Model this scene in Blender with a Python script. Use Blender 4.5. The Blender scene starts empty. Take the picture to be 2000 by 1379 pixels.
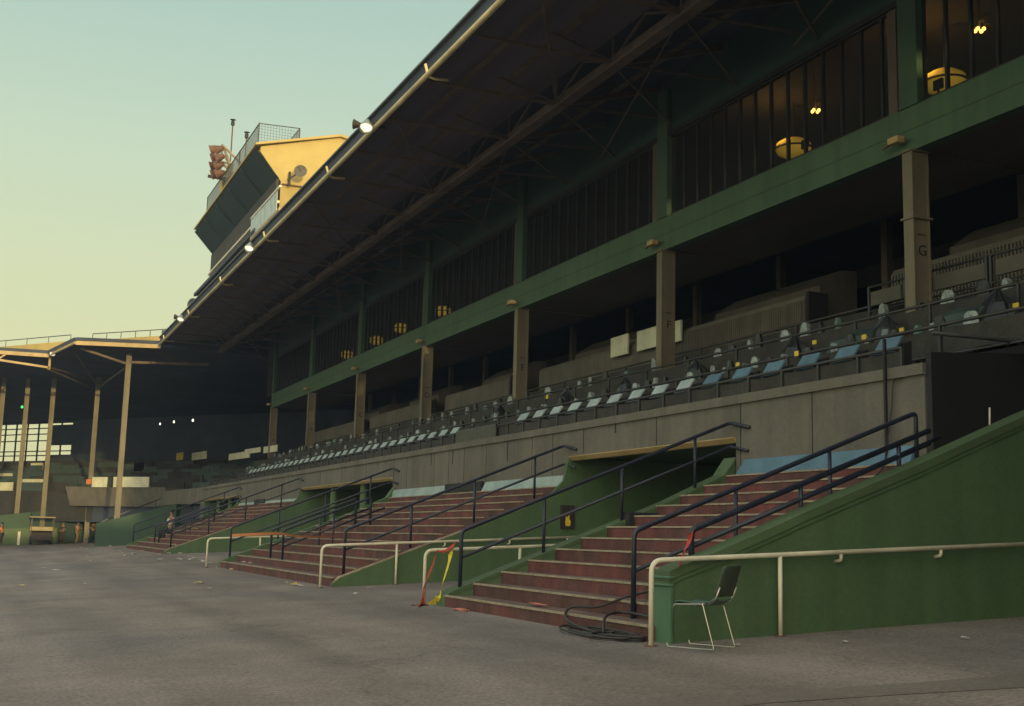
import bpy, bmesh, math, random
from mathutils import Vector, Matrix
random.seed(7)
R = math.radians
S = bpy.context.scene
C = S.collection

# ------------------------------------------------------------------ camera
MX = (Vector((0,0,0)),)*3
PC = (1000.0, 689.5); V1 = (-40.0, 1027.0); VV = (1400.0, -14400.0); EYE = 1.42; SL = .055
FL = math.sqrt(-((V1[0]-PC[0])*(VV[0]-PC[0]) + (V1[1]-PC[1])*(VV[1]-PC[1])))
def _d(p): return Vector((p[0]-PC[0], -(p[1]-PC[1]), -FL)).normalized()
ay = _d(V1); az = _d(VV); ax = ay.cross(az).normalized(); az = ax.cross(ay).normalized()
ROT = Matrix((ax, ay, az))                    # camera vector -> world vector
EY = Vector((0, 0, EYE))
def ray(x, y): return ROT @ Vector((x-PC[0], -(y-PC[1]), -FL))
def atx(x, y, X): r = ray(x, y); return EY + r*(X/r.x)
def aty(x, y, Y): r = ray(x, y); return EY + r*(Y/r.y)
def atz(x, y, Z): r = ray(x, y); return EY + r*((Z-EYE)/r.z)
def gz(x, y=0):
    t = max(0, min(1, (y-38)/12))*max(0, min(1, (78-y)/10))*max(0, min(1, (x-4)/2.5))
    return SL*min(x, 40) + .15*t
def atg(x, y):
    r = ray(x, y); t = -EYE/(r.z - SL*r.x); return EY + r*t
cam = bpy.data.cameras.new('camera'); co = bpy.data.objects.new('camera', cam); C.objects.link(co)
co.matrix_world = Matrix.Translation(EY) @ ROT.to_4x4()
cam.sensor_width = 36; cam.lens = FL/2000*36; cam.clip_end = 3000; cam.clip_start = .05
S.camera = co

# ------------------------------------------------------------------ world, sun, exposure
SUN_EL, SUN_AZ = 3.6, 2.0                     # low sun behind the photographer, slightly to the track side
W = bpy.data.worlds.new('World'); S.world = W; W.use_nodes = True
nt = W.node_tree; nt.nodes.clear()
o_ = nt.nodes.new('ShaderNodeOutputWorld'); bg = nt.nodes.new('ShaderNodeBackground')
sky = nt.nodes.new('ShaderNodeTexSky'); sky.sky_type = 'NISHITA'; sky.sun_disc = False
sky.sun_elevation = R(SUN_EL); sky.sun_rotation = R(180+SUN_AZ); sky.air_density = 1.2; sky.dust_density = 1.5
tc = nt.nodes.new('ShaderNodeTexCoord'); sp = nt.nodes.new('ShaderNodeSeparateXYZ'); rp = nt.nodes.new('ShaderNodeValToRGB')
nt.links.new(tc.outputs['Generated'], sp.inputs[0]); nt.links.new(sp.outputs['Z'], rp.inputs[0])
el = rp.color_ramp.elements
el[0].position = 0.0; el[0].color = (.56, .60, .34, 1)
el[1].position = 1.0; el[1].color = (.72, .72, .70, 1)
for p, c in ((.12, (.56, .56, .30)), (.20, (.525, .56, .335)), (.30, (.46, .555, .395)), (.40, (.36, .49, .405)), (.50, (.30, .42, .37)), (.62, (.55, .58, .56))):
    e = el.new(p); e.color = (*c, 1)
vm = nt.nodes.new('ShaderNodeMix'); vm.data_type = 'RGBA'; vm.blend_type = 'ADD'; vm.inputs[0].default_value = .06
nt.links.new(rp.outputs[0], vm.inputs[6]); nt.links.new(sky.outputs[0], vm.inputs[7])
dp = nt.nodes.new('ShaderNodeVectorMath'); dp.operation = 'DOT_PRODUCT'; dp.inputs[1].default_value = (-.25, -.95, .15)
nt.links.new(tc.outputs['Generated'], dp.inputs[0])
gm = nt.nodes.new('ShaderNodeMapRange'); gm.interpolation_type = 'SMOOTHSTEP'; gm.inputs[1].default_value = .25; gm.inputs[2].default_value = 1.0; nt.links.new(dp.outputs['Value'], gm.inputs[0])
gc = nt.nodes.new('ShaderNodeMix'); gc.data_type = 'RGBA'; gc.blend_type = 'ADD'; gc.inputs[7].default_value = (1.5, 1.28, .92, 1)      # afterglow round the low sun
nt.links.new(gm.outputs[0], gc.inputs[0]); nt.links.new(vm.outputs[2], gc.inputs[6])
nt.links.new(gc.outputs[2], bg.inputs[0]); bg.inputs[1].default_value = 1.0
nt.links.new(bg.outputs[0], o_.inputs[0])
sl = bpy.data.lights.new('sun', 'SUN'); sl.energy = 2.6; sl.angle = R(.5); sl.color = (1.0, .76, .30)
so = bpy.data.objects.new('sun', sl); C.objects.link(so)
dirv = Vector((-math.sin(R(SUN_AZ))*math.cos(R(SUN_EL)), -math.cos(R(SUN_AZ))*math.cos(R(SUN_EL)), math.sin(R(SUN_EL))))
so.rotation_euler = dirv.to_track_quat('Z', 'Y').to_euler(); so.location = (0, -20, 30)
S.view_settings.view_transform = 'Standard'; S.view_settings.look = 'None'; S.view_settings.exposure = .08; S.view_settings.gamma = 1
S.render.engine = 'CYCLES'

# ------------------------------------------------------------------ materials
MATS = {}
def mat(name, col, rough=.7, var=.25, sc=3.0, fine=.12, bump=.15, bs=60, metal=0, emit=None, es=0, alpha=1, tint=None, stretch=(1,1,1), streak=0, chip=0, chipcol=(.5,.5,.5), chs=7):
    m = bpy.data.materials.new(name); m.use_nodes = True; n = m.node_tree; b = n.nodes['Principled BSDF']
    b.inputs['Roughness'].default_value = rough; b.inputs['Metallic'].default_value = metal
    g = n.nodes.new('ShaderNodeNewGeometry'); mp = n.nodes.new('ShaderNodeMapping'); mp.inputs['Scale'].default_value = stretch
    n.links.new(g.outputs['Position'], mp.inputs[0])
    a = n.nodes.new('ShaderNodeTexNoise'); a.inputs['Scale'].default_value = sc; a.inputs['Detail'].default_value = 6; a.inputs['Roughness'].default_value = .65
    n.links.new(mp.outputs[0], a.inputs['Vector'])
    f = n.nodes.new('ShaderNodeTexNoise'); f.inputs['Scale'].default_value = bs; f.inputs['Detail'].default_value = 3
    n.links.new(g.outputs['Position'], f.inputs['Vector'])
    mr = n.nodes.new('ShaderNodeMapRange'); mr.inputs[1].default_value = .3; mr.inputs[2].default_value = .7; mr.inputs[3].default_value = 1-var; mr.inputs[4].default_value = 1+var*.6
    n.links.new(a.outputs[0], mr.inputs[0])
    mf = n.nodes.new('ShaderNodeMapRange'); mf.inputs[1].default_value = .3; mf.inputs[2].default_value = .7; mf.inputs[3].default_value = 1-fine; mf.inputs[4].default_value = 1+fine
    n.links.new(f.outputs[0], mf.inputs[0])
    mu = n.nodes.new('ShaderNodeMath'); mu.operation = 'MULTIPLY'; n.links.new(mr.outputs[0], mu.inputs[0]); n.links.new(mf.outputs[0], mu.inputs[1])
    last = mu.outputs[0]
    if streak:
        ms = n.nodes.new('ShaderNodeMapping'); ms.inputs['Scale'].default_value = (2.2, 2.2, .12)
        n.links.new(g.outputs['Position'], ms.inputs[0])
        st = n.nodes.new('ShaderNodeTexNoise'); st.inputs['Scale'].default_value = 1.6; st.inputs['Detail'].default_value = 5
        n.links.new(ms.outputs[0], st.inputs['Vector'])
        m2 = n.nodes.new('ShaderNodeMapRange'); m2.inputs[1].default_value = .38; m2.inputs[2].default_value = .6; m2.inputs[3].default_value = 1-streak; m2.inputs[4].default_value = 1.05
        n.links.new(st.outputs[0], m2.inputs[0])
        m3 = n.nodes.new('ShaderNodeMath'); m3.operation = 'MULTIPLY'; n.links.new(last, m3.inputs[0]); n.links.new(m2.outputs[0], m3.inputs[1]); last = m3.outputs[0]
    rgb = n.nodes.new('ShaderNodeMix'); rgb.data_type = 'RGBA'; rgb.inputs[6].default_value = (*col, 1)
    t = tint or tuple(c*.8 for c in col); rgb.inputs[7].default_value = (*t, 1)
    a2 = n.nodes.new('ShaderNodeTexNoise'); a2.inputs['Scale'].default_value = sc*.37; a2.inputs['Detail'].default_value = 4
    n.links.new(mp.outputs[0], a2.inputs['Vector'])
    q = n.nodes.new('ShaderNodeMapRange'); q.inputs[1].default_value = .4; q.inputs[2].default_value = .62; n.links.new(a2.outputs[0], q.inputs[0])
    n.links.new(q.outputs[0], rgb.inputs[0])
    vs = n.nodes.new('ShaderNodeVectorMath'); vs.operation = 'SCALE'; n.links.new(rgb.outputs[2], vs.inputs[0]); n.links.new(last, vs.inputs['Scale'])
    n.links.new(vs.outputs[0], b.inputs['Base Color'])
    if chip:
        cn = n.nodes.new('ShaderNodeTexNoise'); cn.inputs['Scale'].default_value = chs; cn.inputs['Detail'].default_value = 8; cn.inputs['Roughness'].default_value = .75
        n.links.new(g.outputs['Position'], cn.inputs['Vector'])
        cr = n.nodes.new('ShaderNodeMapRange'); cr.inputs[1].default_value = .64-chip*.1; cr.inputs[2].default_value = .70-chip*.1; cr.inputs[4].default_value = .75; n.links.new(cn.outputs[0], cr.inputs[0])
        cm = n.nodes.new('ShaderNodeMix'); cm.data_type = 'RGBA'; cm.inputs[7].default_value = (*chipcol, 1)
        n.links.new(cr.outputs[0], cm.inputs[0]); n.links.new(vs.outputs[0], cm.inputs[6]); n.links.new(cm.outputs[2], b.inputs['Base Color'])
    if bump:
        bn = n.nodes.new('ShaderNodeBump'); bn.inputs['Strength'].default_value = bump; bn.inputs['Distance'].default_value = .02
        n.links.new(f.outputs[0], bn.inputs['Height']); n.links.new(bn.outputs[0], b.inputs['Normal'])
    if emit: b.inputs['Emission Color'].default_value = (*emit, 1); b.inputs['Emission Strength'].default_value = es
    if alpha < 1: b.inputs['Alpha'].default_value = alpha
    MATS[name] = m; return m
M = MATS
mat('asphalt', (.225, .188, .162), .92, .26, .5, .32, .6, 28, tint=(.178, .158, .148), chip=.3, chipcol=(.15, .135, .12), chs=2.2)
mat('asphalt_worn', (.175, .148, .125), .92, .2, .5, .2, .5, 28)
mat('asphalt_pale', (.30, .255, .21), .92, .2, .5, .2, .5, 28)
mat('apron_dark', (.10, .095, .09), .9, .3, 1.2, .2, .4, 45)
mat('green', (.078, .140, .062), .68, .1, 1.1, .08, .15, 22, tint=(.070, .128, .060), streak=.08, chip=.1, chipcol=(.055, .085, .05), chs=5)
mat('green_cap', (.085, .14, .065), .6, .2, 2.0, .08, .1, 40)
mat('green_teal', (.09, .195, .115), .6, .15, 2.0, .06, .1, 40)
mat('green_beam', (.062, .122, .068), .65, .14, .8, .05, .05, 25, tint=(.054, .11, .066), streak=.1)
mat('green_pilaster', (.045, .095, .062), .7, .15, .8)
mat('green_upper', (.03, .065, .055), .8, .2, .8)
mat('riser', (.165, .050, .046), .78, .35, 2.5, .25, .25, 40, tint=(.105, .05, .046), streak=.25, chip=.2, chipcol=(.15, .10, .085), chs=9)
mat('tread', (.14, .10, .088), .88, .35, 2.5, .2, .3, 55, tint=(.15, .10, .08))
mat('nosing', (.40, .335, .24), .8, .4, 6, .25, .2, 50, chip=.8, chipcol=(.13, .08, .065), chs=6)
mat('concrete', (.165, .150, .125), .88, .2, .9, .12, .3, 35, tint=(.14, .130, .113), streak=.12, chip=.2, chipcol=(.10, .09, .075), chs=3)
mat('concrete_dark', (.13, .12, .10), .9, .25, 1.1, .1, .2, 50)
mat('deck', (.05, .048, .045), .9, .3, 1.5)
mat('soffit', (.115, .095, .078), .85, .25, .5, .08, .1, 30, stretch=(1, .25, 1))
mat('roof_deck', (.155, .128, .155), .85, .25, .5, .08, .1, 30, stretch=(2.5, .12, 1), tint=(.125, .11, .14))
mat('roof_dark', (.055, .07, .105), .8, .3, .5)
mat('truss', (.17, .13, .105), .7, .3, 2, .1, .1, 30)
mat('truss_cream', (.50, .36, .17), .6, .15, 2)
mat('column', (.215, .185, .13), .65, .18, 1.5, .08, .1, 40, streak=.2)
mat('cream', (.86, .80, .62), .5, .12, 2.0, .05, .05, 60, streak=.12)
mat('gutter', (.80, .66, .36), .6, .2, 2.0, .08)
mat('navy', (.022, .028, .05), .38, .25, 5, .1, .1, 60)
mat('tower_wall', (.52, .395, .14), .8, .12, 1.0, .05)
mat('tower_panel', (.012, .036, .034), .6, .4, .5, .05, 0, 30, stretch=(1, .3, 1))
mat('tower_mesh', (.07, .06, .052), .8, .5, 9, .3, .3, 30)
mat('black', (.018, .018, .022), .7, .3, 2)
mat('dark_fabric', (.048, .046, .043), .9, .3, 3, .1, .4, 12)
mat('tarp', (.026, .028, .032), .35, .3, 3, .1, .6, 8)
mat('rail_dark', (.04, .042, .045), .5, .2, 5)
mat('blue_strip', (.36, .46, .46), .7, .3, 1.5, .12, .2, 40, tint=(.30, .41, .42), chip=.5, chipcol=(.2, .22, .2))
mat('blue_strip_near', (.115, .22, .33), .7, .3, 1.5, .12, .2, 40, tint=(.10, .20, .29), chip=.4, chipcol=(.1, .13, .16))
mat('desk_top', (.46, .56, .58), .35, .2, 5, .05)
mat('desk_blue', (.13, .235, .33), .35, .2, 5, .05)
mat('plastic_wrap', (.34, .40, .41), .3, .5, 9, .25, .8, 25)
mat('plastic_green', (.15, .26, .22), .3, .5, 9, .25, .8, 25)
mat('yellow', (.85, .60, .06), .5, .15, 5)
mat('white_board', (.72, .72, .55), .6, .1, 4)
mat('chrome', (.62, .60, .52), .28, .1, 9, .05, 0, 60, metal=.9)
mat('chair_seat', (.075, .14, .115), .45, .15, 6)
mat('chair_back', (.06, .085, .055), .5, .15, 6)
mat('tape_red', (.45, .045, .02), .5, .4, 25)
mat('tape_yellow', (.80, .62, .03), .5, .35, 25)
mat('tape_orange', (.75, .25, .08), .5, .35, 25)
mat('hose', (.035, .03, .028), .5, .3, 9)
mat('paper', (.55, .54, .48), .8, .3, 30)
mat('paper_yellow', (.7, .55, .12), .8, .3, 30)
mat('paper_pink', (.55, .20, .15), .8, .3, 30)
mat('lamp_metal', (.30, .34, .34), .35, .2, 9, metal=.4)
mat('lamp_glow', (.8, .8, .7), .5, emit=(1, .93, .70), es=1.1)
mat('lamp_warm', (.8, .6, .2), .5, emit=(1, .55, .12), es=9)
mat('lamp_shade', (.6, .4, .05), .6, .1, 1, emit=(1, .62, .05), es=.55)
mat('wall_lamp', (.8, .8, .7), .5, emit=(1, .95, .72), es=1.6)
mat('green_glow', (.1, .6, .2), .5, emit=(.05, .9, .2), es=1)
mat('skin', (.26, .14, .095), .6, .1, 9, .05, 0)
mat('cloth_black', (.03, .03, .035), .9, .2, 9)
mat('cloth_pink', (.42, .22, .19), .9, .2, 9)
mat('cloth_white', (.60, .58, .52), .9, .2, 9)
mat('cloth_brown', (.07, .05, .04), .9, .2, 9)
mat('cloth_gold', (.28, .19, .07), .9, .2, 9)
mat('rust', (.16, .08, .055), .7, .3, 6)
mat('mesh_wire', (.10, .12, .13), .5, .2, 9)
mat('teal_tarp', (.055, .085, .085), .6, .3, 2)
mat('bin', (.035, .028, .026), .7, .3, 4)
mat('cart_roof', (.34, .27, .15), .5, .1, 4)
mat('hedge', (.06, .085, .03), .9, .5, 2.0, .4, .6, 8)
_n = M['lamp_shade'].node_tree; _l = _n.nodes.new('ShaderNodeLayerWeight'); _l.inputs[0].default_value = .35
_r = _n.nodes.new('ShaderNodeMapRange'); _r.inputs[1].default_value = 0; _r.inputs[2].default_value = .95; _r.inputs[3].default_value = .62; _r.inputs[4].default_value = .04
_n.links.new(_l.outputs['Facing'], _r.inputs[0]); _n.links.new(_r.outputs[0], _n.nodes['Principled BSDF'].inputs['Emission Strength'])
gl = bpy.data.materials.new('window_glass'); gl.use_nodes = True; b_ = gl.node_tree.nodes['Principled BSDF']
b_.inputs['Base Color'].default_value = (.03, .034, .036, 1); b_.inputs['Roughness'].default_value = .08; b_.inputs['Alpha'].default_value = .48
b_.inputs['Specular IOR Level'].default_value = .35
M['glass'] = gl

# ------------------------------------------------------------------ mesh builder
class MB:
    def __init__(s): s.bm = bmesh.new()
    def poly(s, pts):
        try: s.bm.faces.new([s.bm.verts.new(p) for p in pts])
        except ValueError: pass
        return s
    def box(s, a, b):
        x0, y0, z0 = a; x1, y1, z1 = b
        v = [s.bm.verts.new(p) for p in ((x0,y0,z0),(x1,y0,z0),(x1,y1,z0),(x0,y1,z0),(x0,y0,z1),(x1,y0,z1),(x1,y1,z1),(x0,y1,z1))]
        for f in ((0,3,2,1),(4,5,6,7),(0,1,5,4),(1,2,6,5),(2,3,7,6),(3,0,4,7)): s.bm.faces.new([v[i] for i in f])
        return s
    def hexa(s, p):                          # 8 corners: 4 bottom, 4 top
        v = [s.bm.verts.new(q) for q in p]
        for f in ((0,3,2,1),(4,5,6,7),(0,1,5,4),(1,2,6,5),(2,3,7,6),(3,0,4,7)): s.bm.faces.new([v[i] for i in f])
        return s
    def prism(s, prof, y0, y1):              # (x, z) profile extruded along y
        a = [s.bm.verts.new((x, y0, z)) for x, z in prof]; b = [s.bm.verts.new((x, y1, z)) for x, z in prof]
        s.bm.faces.new(a); s.bm.faces.new(b[::-1]); n = len(a)
        for i in range(n): s.bm.faces.new((a[i], b[i], b[(i+1) % n], a[(i+1) % n]))
        return s
    def slab(s, pts, z0, z1):                # (x, y) polygon extruded up
        a = [s.bm.verts.new((x, y, z0)) for x, y in pts]; b = [s.bm.verts.new((x, y, z1)) for x, y in pts]
        s.bm.faces.new(a[::-1]); s.bm.faces.new(b); n = len(a)
        for i in range(n): s.bm.faces.new((a[i], a[(i+1) % n], b[(i+1) % n], b[i]))
        return s
    def beam(s, p, q, w, h=None):            # rectangular bar from p to q
        p = Vector(p); q = Vector(q); d = (q-p).normalized(); h = h or w
        u = d.cross(Vector((0,0,1)));  u = u.normalized() if u.length > .01 else Vector((1,0,0))
        v = u.cross(d).normalized(); c = [(-w/2,-h/2),(w/2,-h/2),(w/2,h/2),(-w/2,h/2)]
        a = [s.bm.verts.new(p+u*i+v*j) for i, j in c]; b = [s.bm.verts.new(q+u*i+v*j) for i, j in c]
        s.bm.faces.new(a[::-1]); s.bm.faces.new(b)
        for i in range(4): s.bm.faces.new((a[i], a[(i+1) % 4], b[(i+1) % 4], b[i]))
        return s
    def tube(s, pts, r, n=8, fil=0, caps=True):
        P = [Vector(p) for p in pts]
        if fil:
            Q = [P[0]]
            for i in range(1, len(P)-1):
                a = (P[i-1]-P[i]); b = (P[i+1]-P[i]); f = min(fil, a.length*.45, b.length*.45)
                A = P[i]+a.normalized()*f; B = P[i]+b.normalized()*f
                for k in range(6):
                    t = k/5; Q.append(A*(1-t)**2 + P[i]*2*t*(1-t) + B*t*t)
            Q.append(P[-1]); P = Q
        rings = []; up = None
        for i, p in enumerate(P):
            d = (P[min(i+1, len(P)-1)]-P[max(i-1, 0)]).normalized()
            if up is None:
                up = d.cross(Vector((.3, .9, .1)));
                if up.length < .1: up = d.cross(Vector((1, 0, 0)))
            u = (up - d*up.dot(d)).normalized(); v = d.cross(u); up = u
            rings.append([s.bm.verts.new(p + (u*math.cos(2*math.pi*k/n) + v*math.sin(2*math.pi*k/n))*r) for k in range(n)])
        for i in range(len(rings)-1):
            for k in range(n): s.bm.faces.new((rings[i][k], rings[i][(k+1) % n], rings[i+1][(k+1) % n], rings[i+1][k]))
        if caps: s.bm.faces.new(rings[0][::-1]); s.bm.faces.new(rings[-1])
        return s
    def lathe(s, c, axis, prof, n=16):       # prof: (radius, distance along axis)
        c = Vector(c); d = Vector(axis).normalized(); u = d.cross(Vector((.2, .9, .35))).normalized(); v = d.cross(u)
        rings = [[s.bm.verts.new(c + d*h + (u*math.cos(2*math.pi*k/n) + v*math.sin(2*math.pi*k/n))*max(r, .001)) for k in range(n)] for r, h in prof]
        for i in range(len(rings)-1):
            for k in range(n): s.bm.faces.new((rings[i][k], rings[i][(k+1) % n], rings[i+1][(k+1) % n], rings[i+1][k]))
        return s
    def blob(s, c, r, seed=0, amp=.15, sub=2):
        rnd = random.Random(seed); res = bmesh.ops.create_icosphere(s.bm, subdivisions=sub, radius=1)
        for v in res['verts']:
            k = 1 + rnd.uniform(-amp, amp); v.co = Vector((v.co.x*r[0]*k + c[0], v.co.y*r[1]*k + c[1], v.co.z*r[2]*k + c[2]))
        return s
    def ribbon(s, pts, w, side=(0, 1, 0), twist=0):
        P = [Vector(p) for p in pts]; sd = Vector(side).normalized(); prev = None
        for i, p in enumerate(P):
            d = (P[min(i+1, len(P)-1)]-P[max(i-1, 0)]).normalized()
            q = Matrix.Rotation(twist*i/len(P), 3, d) @ sd
            a = s.bm.verts.new(p+q*w/2); b = s.bm.verts.new(p-q*w/2)
            if prev: s.bm.faces.new((prev[0], a, b, prev[1]))
            prev = (a, b)
        return s
    def build(s, name, m, parent=None, smooth=False, bevel=0):
        bm = s.bm; bmesh.ops.recalc_face_normals(bm, faces=bm.faces[:])
        if parent is not None:
            off = Vector(parent['_w']); loc = Vector((0, 0, 0))
        else:
            xs = [v.co for v in bm.verts]; lo = [min(c[i] for c in xs) for i in range(3)]; hi = [max(c[i] for c in xs) for i in range(3)]
            off = Vector(((lo[0]+hi[0])/2, (lo[1]+hi[1])/2, lo[2])); loc = off
        bmesh.ops.translate(bm, verts=bm.verts[:], vec=-off)
        me = bpy.data.meshes.new(name); bm.to_mesh(me); bm.free()
        if smooth: me.shade_smooth()
        me.materials.append(M[m] if isinstance(m, str) else m)
        o = bpy.data.objects.new(name, me); C.objects.link(o); o.location = loc; o['_w'] = list(off)
        if parent is not None: o.parent = parent
        if bevel:
            b = o.modifiers.new('bevel', 'BEVEL'); b.width = bevel; b.segments = 2; b.limit_method = 'ANGLE'
        return o
def thing(name, label, cat, loc, group=None):
    o = bpy.data.objects.new(name, None); C.objects.link(o); o.location = loc; o.empty_display_size = .2; o['_w'] = list(loc)
    o['label'] = label; o['category'] = cat
    if group: o['group'] = group
    return o
def tag(o, label, cat, group=None):
    o['label'] = label; o['category'] = cat
    if group: o['group'] = group
    return o
def struct(o): o['kind'] = 'structure'; return o
ONES = ['first','second','third','fourth','fifth','sixth','seventh','eighth','ninth','tenth','eleventh','twelfth','thirteenth','fourteenth','fifteenth','sixteenth','seventeenth','eighteenth','nineteenth']
TENS = {20:'twenty',30:'thirty',40:'forty',50:'fifty',60:'sixty',70:'seventy',80:'eighty',90:'ninety'}
def ordn(i):
    if i >= 100: return 'hundredth' if i == 100 else 'hundred-and-'+ordn(i-100)
    if i < 20: return ONES[i-1]
    t = i//10*10
    return TENS[t][:-1]+'ieth' if i == t else TENS[t]+'-'+ONES[i-t-1]
def dup(root, loc):
    r = root.copy(); C.objects.link(r); r.location = loc
    for ch in root.children:
        c = ch.copy(); C.objects.link(c); c.parent = r
        for g in ch.children:
            d = g.copy(); C.objects.link(d); d.parent = c
    return r

# ================================================================== GROUND
def ground():
    bm = bmesh.new()
    def axis(lo, hi, breaks):
        return sorted(set([lo, hi]+breaks))
    xs = axis(-400, 500, [-150,-60,-20,-8,0,2,4,4.5,5,5.5,6,6.5,7,8,10,12,15,20,30,40,80,200])
    ys = axis(-300, 1500, [-100,-40,-10,0,10,20,30,38,41,44,47,50,60,68,70.5,73,75.5,78,90,110,140,200,400,800])
    g = [[bm.verts.new((x, y, gz(x, y))) for y in ys] for x in xs]
    for i in range(len(xs)-1):
        for j in range(len(ys)-1): bm.faces.new((g[i][j], g[i+1][j], g[i+1][j+1], g[i][j+1]))
    me = bpy.data.meshes.new('ground'); bm.to_mesh(me); bm.free(); me.materials.append(M['asphalt'])
    o = bpy.data.objects.new('ground', me); C.objects.link(o); struct(o)
ground()
# asphalt: worn bands that run along the stand, and cracks
n = M['asphalt'].node_tree; b = n.nodes['Principled BSDF']; src = b.inputs['Base Color'].links[0].from_socket
g = n.nodes.new('ShaderNodeNewGeometry'); mp = n.nodes.new('ShaderNodeMapping'); mp.inputs['Scale'].default_value = (.8, .07, 1); mp.inputs['Rotation'].default_value = (0, 0, .15)
n.links.new(g.outputs['Position'], mp.inputs[0])
t1 = n.nodes.new('ShaderNodeTexNoise'); t1.inputs['Scale'].default_value = 1.1; t1.inputs['Detail'].default_value = 4; n.links.new(mp.outputs[0], t1.inputs['Vector'])
r1 = n.nodes.new('ShaderNodeMapRange'); r1.inputs[1].default_value = .3; r1.inputs[2].default_value = .7; r1.inputs[3].default_value = .78; r1.inputs[4].default_value = 1.22; n.links.new(t1.outputs[0], r1.inputs[0])
vo = n.nodes.new('ShaderNodeTexVoronoi'); vo.feature = 'DISTANCE_TO_EDGE'; vo.inputs['Scale'].default_value = .22
wn = n.nodes.new('ShaderNodeTexNoise'); wn.inputs['Scale'].default_value = 1.5; n.links.new(g.outputs['Position'], wn.inputs['Vector'])
wa = n.nodes.new('ShaderNodeVectorMath'); wa.operation = 'ADD'; n.links.new(g.outputs['Position'], wa.inputs[0]); n.links.new(wn.outputs['Color'], wa.inputs[1]); n.links.new(wa.outputs[0], vo.inputs['Vector'])
r2 = n.nodes.new('ShaderNodeMapRange'); r2.inputs[1].default_value = 0; r2.inputs[2].default_value = .006; r2.inputs[3].default_value = .72; r2.inputs[4].default_value = 1; n.links.new(vo.outputs['Distance'], r2.inputs[0])
mm = n.nodes.new('ShaderNodeMath'); mm.operation = 'MULTIPLY'; n.links.new(r1.outputs[0], mm.inputs[0]); n.links.new(r2.outputs[0], mm.inputs[1])
v2 = n.nodes.new('ShaderNodeVectorMath'); v2.operation = 'SCALE'; n.links.new(src, v2.inputs[0]); n.links.new(mm.outputs[0], v2.inputs['Scale']); n.links.new(v2.outputs[0], b.inputs['Base Color'])

# ================================================================== MAIN GRANDSTAND
XC = 15.65; XW = 12.1; BAY = 9.12; Y0 = 17.11
COLY = [Y0 + BAY*k for k in range(-3, 7)]
YE = 74.2; YN = -25.0
def deckz(x): return 4.02 + .32*(x-12.35)
G = thing('grandstand', 'long green and brown racecourse grandstand with deep cantilever roof and glazed upper floor', 'grandstand', (20, 25, gz(20)))
TUN = [(17.85, 24.4), (37.3, 49.3), (62.6, 73.2)]          # openings through the front wall
# front wall with openings
mb = MB(); mb.box((XW, YN, .2), (XW+.3, 4.4, 4.02)); cur = 13.16
for a, b in TUN:
    mb.box((XW, cur, .2), (XW+.3, a, 4.02)); mb.box((XW, a, 3.32), (XW+.3, b, 4.02)); cur = b
mb.box((XW, cur, .2), (XW+.3, YE+.4, 4.02))
mb.build('front_wall', 'concrete', G)
mb = MB()
for y in (15.7, 17.7, 20.6, 23.77, 25.35, 26.5, 29.4, 31, 32.2, 33.4, 35.9, 37.26, 40.3, 43.4, 46.5, 49.6, 52.6, 55.1, 57.6, 60.7, 63.8, 67):
    z0 = 3.35 if any(a < y < b for a, b in TUN) else 2.68
    mb.box((XW-.004, y-.012, z0), (XW+.01, y+.012, 3.98))
for y, zz in ((31.9, 3.5), (33.7, 3.55), (28.0, 3.4), (22.3, 3.7), (39, 3.75)): mb.box((XW-.003, y-.03, zz), (XW+.01, y+.03, 3.98))
mb.build('wall_joint', 'black', G)
MB().box((XW-.05, 13.14, 3.9), (XW+.32, YE+.4, 4.06)).build('wall_coping', 'concrete', G)
# lintels, tunnels
for i, (a, b) in enumerate(TUN):
    MB().prism([(XW-.06, 3.30), (XW+.02, 3.22), (XW+.14, 3.22), (XW+.14, 3.315), (XW-.06, 3.315)], a+.02, b-.02).build('lintel', 'truss_cream', G)
    zc = 3.3
    mb = MB(); mb.box((XW+.3, a-.3, .2), (24, a, zc)); mb.box((XW+.3, b, .2), (24, b+.3, zc)); mb.box((24, a-.3, .2), (24.3, b+.3, zc)); mb.box((XW+.56, a-.3, zc+.02), (24, b+.3, zc+.2))
    mb.build('tunnel_wall', 'green', G)
    MB().box((XW-.01, b-.012, .2), (XW+.31, b+.10, 3.31)).build('tunnel_jamb', 'green', G)
# dark opening in tunnels: column pair painted green
for a, b in TUN[1:]:
    for f in (.33, .66):
        y = a+(b-a)*f
        MB().lathe((XW+.25, y, gz(12)), (0,0,1), [(.14, 0), (.14, 2.6)], 14).build('tunnel_post', 'green', G, smooth=True)
# banners / dark cut in pale blue skirting
SK = [(13.3, 17.75), (24.45, 29.5), (32.2, 37.2), (49.4, 56.2), (58.4, 62.5)]
for a, b in SK:
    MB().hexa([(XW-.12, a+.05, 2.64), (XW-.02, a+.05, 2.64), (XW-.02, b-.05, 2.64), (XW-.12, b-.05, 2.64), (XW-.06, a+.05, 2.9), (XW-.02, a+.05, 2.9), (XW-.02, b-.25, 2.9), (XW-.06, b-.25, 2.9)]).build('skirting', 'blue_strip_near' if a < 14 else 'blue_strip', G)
MB().box((XW-.1, 29.5, 2.66), (XW-.01, 32.2, 2.93)).build('wall_recess', 'black', G)
MB().box((XW-.1, 56.2, 2.68), (XW-.01, 58.4, 3.0)).build('wall_recess', 'black', G)
# seating deck: tiers as one stepped slab
prof = []; x = XW+.32; z = 4.0
prof.append((x, z-.3))
while x < 31:
    prof += [(x, z), (x+.9, z)]; x += .9; z += .27
prof += [(x, z), (x, z-1.2), (XW+.4, 3.6)]
MB().prism(prof, 13.2, YE).build('seating_deck', 'deck', G)
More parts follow.
